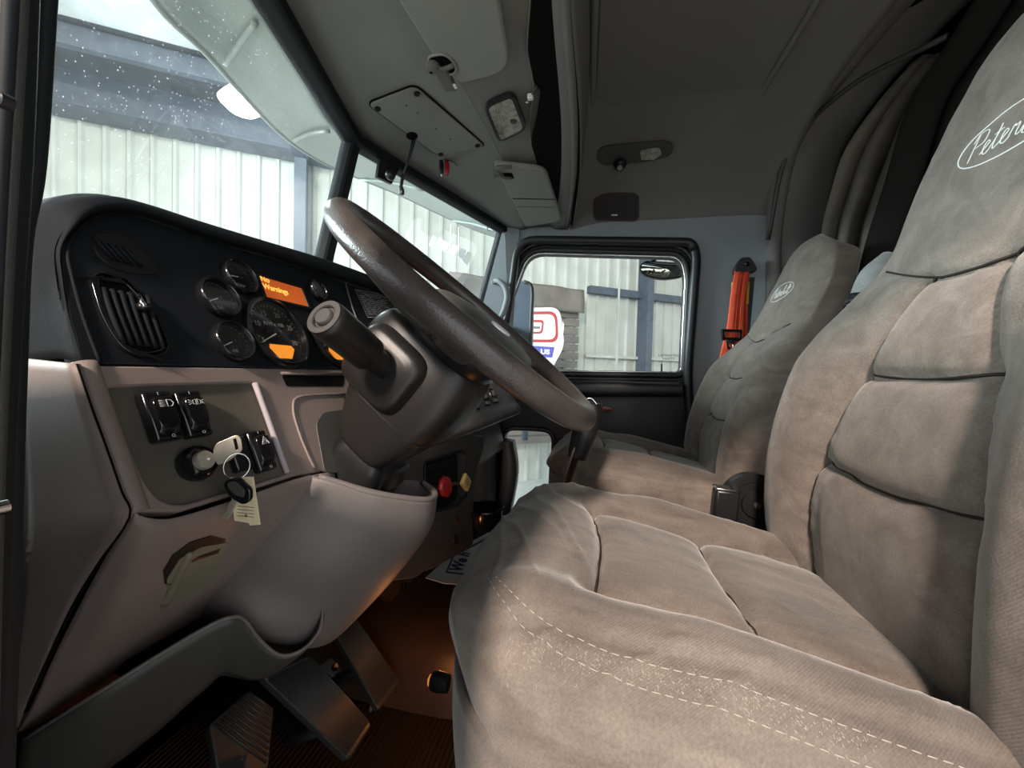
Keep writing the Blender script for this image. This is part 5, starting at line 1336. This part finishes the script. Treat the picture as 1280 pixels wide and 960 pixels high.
# bright wire connector
wr = thing('wire_connector', at(664, 120, Z=ZH-.01), 'small bright wire connector poking out of the overhead pocket', 'connector')
c_ = at(663, 121, Z=ZH-.012)
box('connector_body', Fr(c_, (1, 0, 0), (0, 1, 0)), (.012, .014, .012), M_['white'], wr, .002)
box('connector_tip', Fr(at(659, 127, Z=ZH-.012), (1, 0, 0), (0, 1, 0)), (.006, .007, .006), M_['chrome'], wr, .001)
tube('connector_wire', [c_, at(670, 110, Z=ZH-.006), at(673, 103, Z=ZH+.01)], .0018, M_['dgray'], wr, 3, 6)
tube('connector_wire', [c_, at(672, 116, Z=ZH-.006), at(677, 107, Z=ZH+.01)], .0018, M_['dgray'], wr, 3, 6)
# roof side reading lamp and speaker grille on the curved headliner
HL = bpy.data.objects['headliner']
def con(px, py, off=0):
    q = onmesh(HL, px, py, off); return q if q is not None else at(px, py, X=1.6)
def lframe(px, py, d=12):
    a, b, c_ = con(px-d, py), con(px+d, py), con(px, py+d); f_ = Fr(con(px, py), b-a, -(c_-con(px, py)))
    if f_.n.dot(-f_.o) < 0: f_ = Fr(f_.o, -f_.x, f_.y)
    return f_
f7 = lframe(795, 190)
rl = thing('reading_lamp', f7.o, 'oval reading lamp with swivel ball on the headliner above the passenger door', 'lamp')
ov = roundpoly([f7.uv(*p) for p in ((746, 186), (756, 181), (832, 174), (843, 180), (838, 194), (810, 201), (755, 206), (746, 200))], .03)
plate('lamp_plate', [ov], f7, .010, M_['dgray'], rl, .003, .008)
tube('plate_rim', [f7.p(u_, v_, .008) for u_, v_ in grow(ov, -.004)], .003, M_['dgray'], rl, 1, 8, closed=True)
lathe('swivel_ball', [(.022, .0), (.026, .010), (.022, .020), (.014, .025)], f7.sub(*f7.uv(775, 203), .004), M_['black'], rl, 24)
lathe('swivel_lens', [(.012, .024), (.009, .028), (.002, .029)], f7.sub(*f7.uv(775, 204), .004), M_['lens'], rl, 20)
plate('lamp_lens', [roundpoly([f7.uv(*p) for p in ((800, 186), (824, 182), (828, 190), (818, 198), (801, 198))], .012)], f7, .006, M_['lens'], rl, .002, .012)
f8 = lframe(769, 258)
spk = thing('speaker_grille', f8.o, 'black square speaker grille on the headliner over the passenger window', 'speaker')
sq = roundpoly([f8.uv(*p) for p in ((741, 238), (799, 238), (799, 277), (741, 276))], .03)
plate('grille_frame', [sq], f8, .012, M_['dgray'], spk, .004, .008)
plate('grille_cloth', [grow(sq, -.006)], f8, .004, M_['rubber'], spk, .001, .0095)
u_, v_ = f8.uv(768, 268); box('grille_badge', f8.sub(u_, v_, .0105), (.026, .006, .002), M_['white'], spk, .0005)
# ================================================================== passenger seat belt
sb = thing('seatbelt', at(932, 330, X=1.84), 'orange seat belt hanging from its black anchor beside the passenger window', 'seatbelt')
XB = 1.815
anc = [RW.uv(*p) for p in ((927, 322), (938, 322), (946, 337), (944, 345), (918, 345), (918, 337))]
RB = Fr((XB, 0, 0), RW.x, RW.y)
def B2(*p): return RB.uv(*p)
plate('anchor_cover', [roundpoly([B2(*p) for p in ((926, 322), (938, 322), (946, 336), (944, 340), (918, 345), (917, 338))], .012)], RB, .03, M_['rubber'], sb, .004, .008)
lathe('anchor_bolt', [(.011, .008), (.010, .012), (.003, .013)], RB.sub(*B2(932, 331)), M_['gloss'], sb, 20)
def ribbon(name, L, R, m, parent, thick=.002, bulge=.004):
    rows = [[a, a.lerp(b, .33)+RB.n*bulge, a.lerp(b, .66)-RB.n*bulge*.6, b] for a, b in zip(L, R)]
    return grid(name, rows, m, parent, 4, 5, solid=thick)
bl_ = [((918, 340), (937, 340), 1.80), ((913, 370), (932, 372), 1.79), ((909, 405), (930, 405), 1.785), ((903, 430), (930, 432), 1.79), ((896, 460), (925, 455), 1.79), ((891, 490), (918, 480), 1.79), ((886, 540), (905, 520), 1.79)]
ribbon('shoulder_webbing', [at(*a, X=x) for a, b, x in bl_], [at(*b, X=x) for a, b, x in bl_], M_['belt'], sb)
for k in (.25, .5, .75):
    tube('webbing_rib', [at(a[0]+(b[0]-a[0])*k, a[1]+(b[1]-a[1])*k, X=x-.004) for a, b, x in bl_[:5]], .0012, M_['belt'], sb, 3, 6)
bl2 = [((926, 345), (937, 345), 1.82), ((924, 380), (935, 380), 1.82), ((926, 420), (934, 418), 1.82), ((915, 465), (930, 440), 1.82), ((900, 500), (915, 480), 1.82)]
ribbon('return_webbing', [at(*a, X=x) for a, b, x in bl2], [at(*b, X=x) for a, b, x in bl2], M_['belt'], sb)
plate('dark_channel', [[B2(*p) for p in ((935, 345), (946, 345), (940, 410), (932, 440), (928, 440))]], RB, .004, M_['black'], sb, 0, -.02)
tong = roundpoly([Fr((1.775, 0, 0), RW.x, RW.y).uv(*p) for p in ((902, 411), (928, 412), (927, 426), (903, 425))], .004)
TF = Fr((1.775, 0, 0), RW.x, RW.y)
inn = roundpoly([TF.uv(*p) for p in ((906, 414.5), (924, 415), (924, 422), (906, 421.5))], .002)
plate('slide_buckle', [tong, inn], TF, .014, M_['gloss'], sb, .002)
tt_ = roundpoly([TF.uv(*p) for p in ((907, 424), (918, 424), (919, 433), (914, 438), (909, 436))], .004)
hl_ = roundpoly([TF.uv(*p) for p in ((911, 429.5), (916, 429.5), (915.5, 434.5), (911.5, 434))], .002)
plate('latch_tongue', [tt_, hl_], TF, .004, M_['chrome'], sb, .0006)
M_['beltedge'] = mat('yellow_retractor_label', (.6, .42, .03), .6)
for a, b in (((915.5, 353), (915.5, 367)), ((936, 353), (934.5, 380))):
    tube('yellow_clip', [at(*a, X=1.80), at(*b, X=1.80)], .004, M_['beltedge'], sb, 1, 8)
# ================================================================== curtain behind the passenger seat
cu_ = thing('curtain', at(1095, 180, X=1.55), 'gathered grey brown sleeper curtain hanging behind the passenger seat', 'curtain')
edgeL = [(1150, 75, 1.30), (1098, 135, 1.36), (1060, 190, 1.42), (1042, 240, 1.46), (1028, 300, 1.48), (1022, 420, 1.48)]
edgeR = [(1180, 72, 1.28), (1150, 130, 1.30), (1138, 170, 1.34), (1115, 230, 1.38), (1092, 300, 1.42), (1075, 420, 1.44)]
rows = []
for j, (a, b) in enumerate(zip(edgeL, edgeR)):
    A, B_ = at(a[0], a[1], X=a[2]+.10), at(b[0], b[1], X=b[2]+.10); r_ = []
    for i in range(13):
        t = i/12; r_.append(A.lerp(B_, t) + Vector((-.022*math.sin(i*1.15+.3*j), .015*math.cos(i*1.15), 0)))
    rows.append(r_)
grid('curtain_cloth', rows, M_['mattress'], cu_, 4, 5, solid=.002)
tube('curtain_rail', [at(960, 300, X=1.80), at(985, 190, X=1.70), at(1060, 110, X=1.50), at(1185, 45, X=1.25)], .008, M_['dgray'], cu_, 5, 10)
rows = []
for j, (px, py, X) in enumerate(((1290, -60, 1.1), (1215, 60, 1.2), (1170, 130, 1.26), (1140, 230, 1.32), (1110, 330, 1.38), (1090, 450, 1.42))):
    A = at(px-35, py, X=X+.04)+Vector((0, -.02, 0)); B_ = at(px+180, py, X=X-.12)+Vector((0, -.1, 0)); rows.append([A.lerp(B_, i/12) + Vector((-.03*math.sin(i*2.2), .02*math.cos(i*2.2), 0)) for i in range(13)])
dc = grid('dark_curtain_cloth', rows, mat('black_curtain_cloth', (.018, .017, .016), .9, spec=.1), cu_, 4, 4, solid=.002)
# ================================================================== outside: visor over the windshield and door mirrors
ev = thing('exterior_visor', (.99, .85, .80), 'pale painted exterior visor hanging over the windshield', 'visor')
def vis(name, top, bot, Xs, m):
    A = [at(x, y, X=X)+Vector((0, .03, 0)) for (x, y), X in top]; B_ = [at(x, y, X=X) for (x, y), X in bot]
    Mm = [a.lerp(b, .5)+Vector((0, .0, .02)) for a, b in zip(A, B_)]
    return grid(name, [A, Mm, B_], m, ev, 6, 6, solid=.006)
n0 = Vector((0, 1, 0))
topv = [TL+Vector((-.05, .03, .03)), TL.lerp(TC, .35)+Vector((0, .03, .03)), TL.lerp(TC, .7)+Vector((0, .03, .03)), TC+Vector((0, .03, .03)), TC.lerp(TR, .35)+Vector((0, .03, .03)), TC.lerp(TR, .7)+Vector((0, .03, .03)), TR+Vector((.05, .03, .03))]
bots = [((150, -60), .95), ((205, 15), .92), ((255, 62), .94), ((300, 112), .98), ((350, 165), 1.02), ((395, 197), 1.08), ((440, 218), 1.14), ((500, 243), 1.26), ((560, 272), 1.45), ((600, 289), 1.64), ((640, 302), 1.86)]
B_ = [at(x, y, Y=Y) for (x, y), Y in zip([b[0] for b in bots], (.74, .76, .80, .86, .90, .93, .95, .93, .86, .74, .60))]
A_ = []
for i, b in enumerate(B_):
    x = min(max(b.x*.97, .05), 1.88)
    A_.append(TL.lerp(TC, (x-TL.x)/(TC.x-TL.x))+Vector((0, .04, .035)) if x < TC.x else TC.lerp(TR, (x-TC.x)/(TR.x-TC.x))+Vector((0, .04, .035)))
Mi = [a.lerp(b, .5)+Vector((0, 0, .015)) for a, b in zip(A_, B_)]
grid('shade_panel', [A_, Mi, B_], M_['extvisor'], ev, 6, 6, solid=.005)
tube('shade_lip', [b+Vector((0, 0, -.003)) for b in B_], .006, M_['shopwall'], ev, 5, 8)
for i in (2, 4, 6, 8):
    tube('shade_brace', [A_[i]+Vector((0, .02, -.01)), Mi[i]+Vector((.02, 0, -.014)), B_[i]+Vector((.04, -.01, -.002))], .006, M_['extvisor'], ev, 4, 8)
# west coast mirror seen through the door window
mr = thing('door_mirror', at(650, 400, X=2.25), 'tall dark door mirror seen through the front of the passenger window', 'mirror')
MRF = Fr(at(650, 410, X=2.25), RW.x, RW.y)
plate('mirror_housing', [roundpoly([MRF.uv(*p) for p in ((640, 350), (660, 351), (667, 360), (664, 470), (630, 470))], .04)], MRF, .05, mat('blue_grey_mirror_shell', (.16, .20, .25), .3), mr, .01)
tube('mirror_edge', [MRF.p(*MRF.uv(x, y), .004) for x, y in ((655, 352), (665, 360), (664, 400), (662, 468))], .010, M_['dgray'], mr, 4, 10)
tube('mirror_arm', [MRF.p(*MRF.uv(640, 380), .0), MRF.p(*MRF.uv(600, 380), .0)], .010, M_['dgray'], mr, 1, 10)
# look-down mirror above the door window
lm = thing('look_down_mirror', at(825, 335, X=2.02), 'convex look-down mirror hanging outside the top of the passenger window', 'mirror')
LMF = Fr(at(825, 337, X=2.02), RW.x, RW.y)
ml = roundpoly([LMF.uv(*p) for p in ((797, 335), (806, 325), (850, 328), (866, 330), (856, 346), (828, 350), (806, 345))], .04)
plate('mirror_shell', [ml], LMF, .03, M_['rubber'], lm, .006)
inn = grow(ml, -.007); cuv = Vector((sum(p[0] for p in inn)/len(inn), sum(p[1] for p in inn)/len(inn)))
V_ = []; F_ = []; Nn = len(inn); K_ = 6
for j in range(K_):
    t = j/(K_-1); s_ = 1-t*.98
    for p in inn:
        q = cuv + (Vector(p)-cuv)*s_; V_.append(LMF.p(q.x, q.y, .001+.018*(1-s_*s_)))
for j in range(K_-1):
    for i in range(Nn): l = (i+1) % Nn; F_.append((j*Nn+i, j*Nn+l, (j+1)*Nn+l, (j+1)*Nn+i))
mesh('mirror_glass', V_, F_, mat('mirror_silver', (.8, .8, .74), .03, 1), lm)
tube('mirror_stem', [LMF.p(*LMF.uv(818, 326), -.01), LMF.p(*LMF.uv(816, 312), -.01)], .010, M_['rubber'], lm, 1, 10)
# paper taped on the windshield outside: pale folded scraps
tpn = thing('taped_papers', at(570, 290, X=1.62), 'pale scraps of paper hung outside the right windshield pane', 'paper')
PF = Fr(at(565, 290, X=2.4), WF.x if WF.x.dot(CR) > 0 else -WF.x, (0, 0, 1))
for quad in (((536, 306), (541, 294), (545, 296), (539, 309)), ((545, 306), (550, 298), (563, 305), (556, 315)), ((560, 314), (566, 305), (583, 313), (579, 324)), ((577, 325), (585, 314), (590, 317), (584, 332))):
    plate('paper_scrap', [[PF.uv(*p) for p in quad]], PF, .003, M_['signwhite'], tpn)
for a, b in (((564, 280), (563, 310)), ((573, 284), (574, 325))):
    tube('paper_string', [PF.p(*PF.uv(*a)), PF.p(*PF.uv(*b))], .004, M_['signwhite'], tpn, 1, 6)
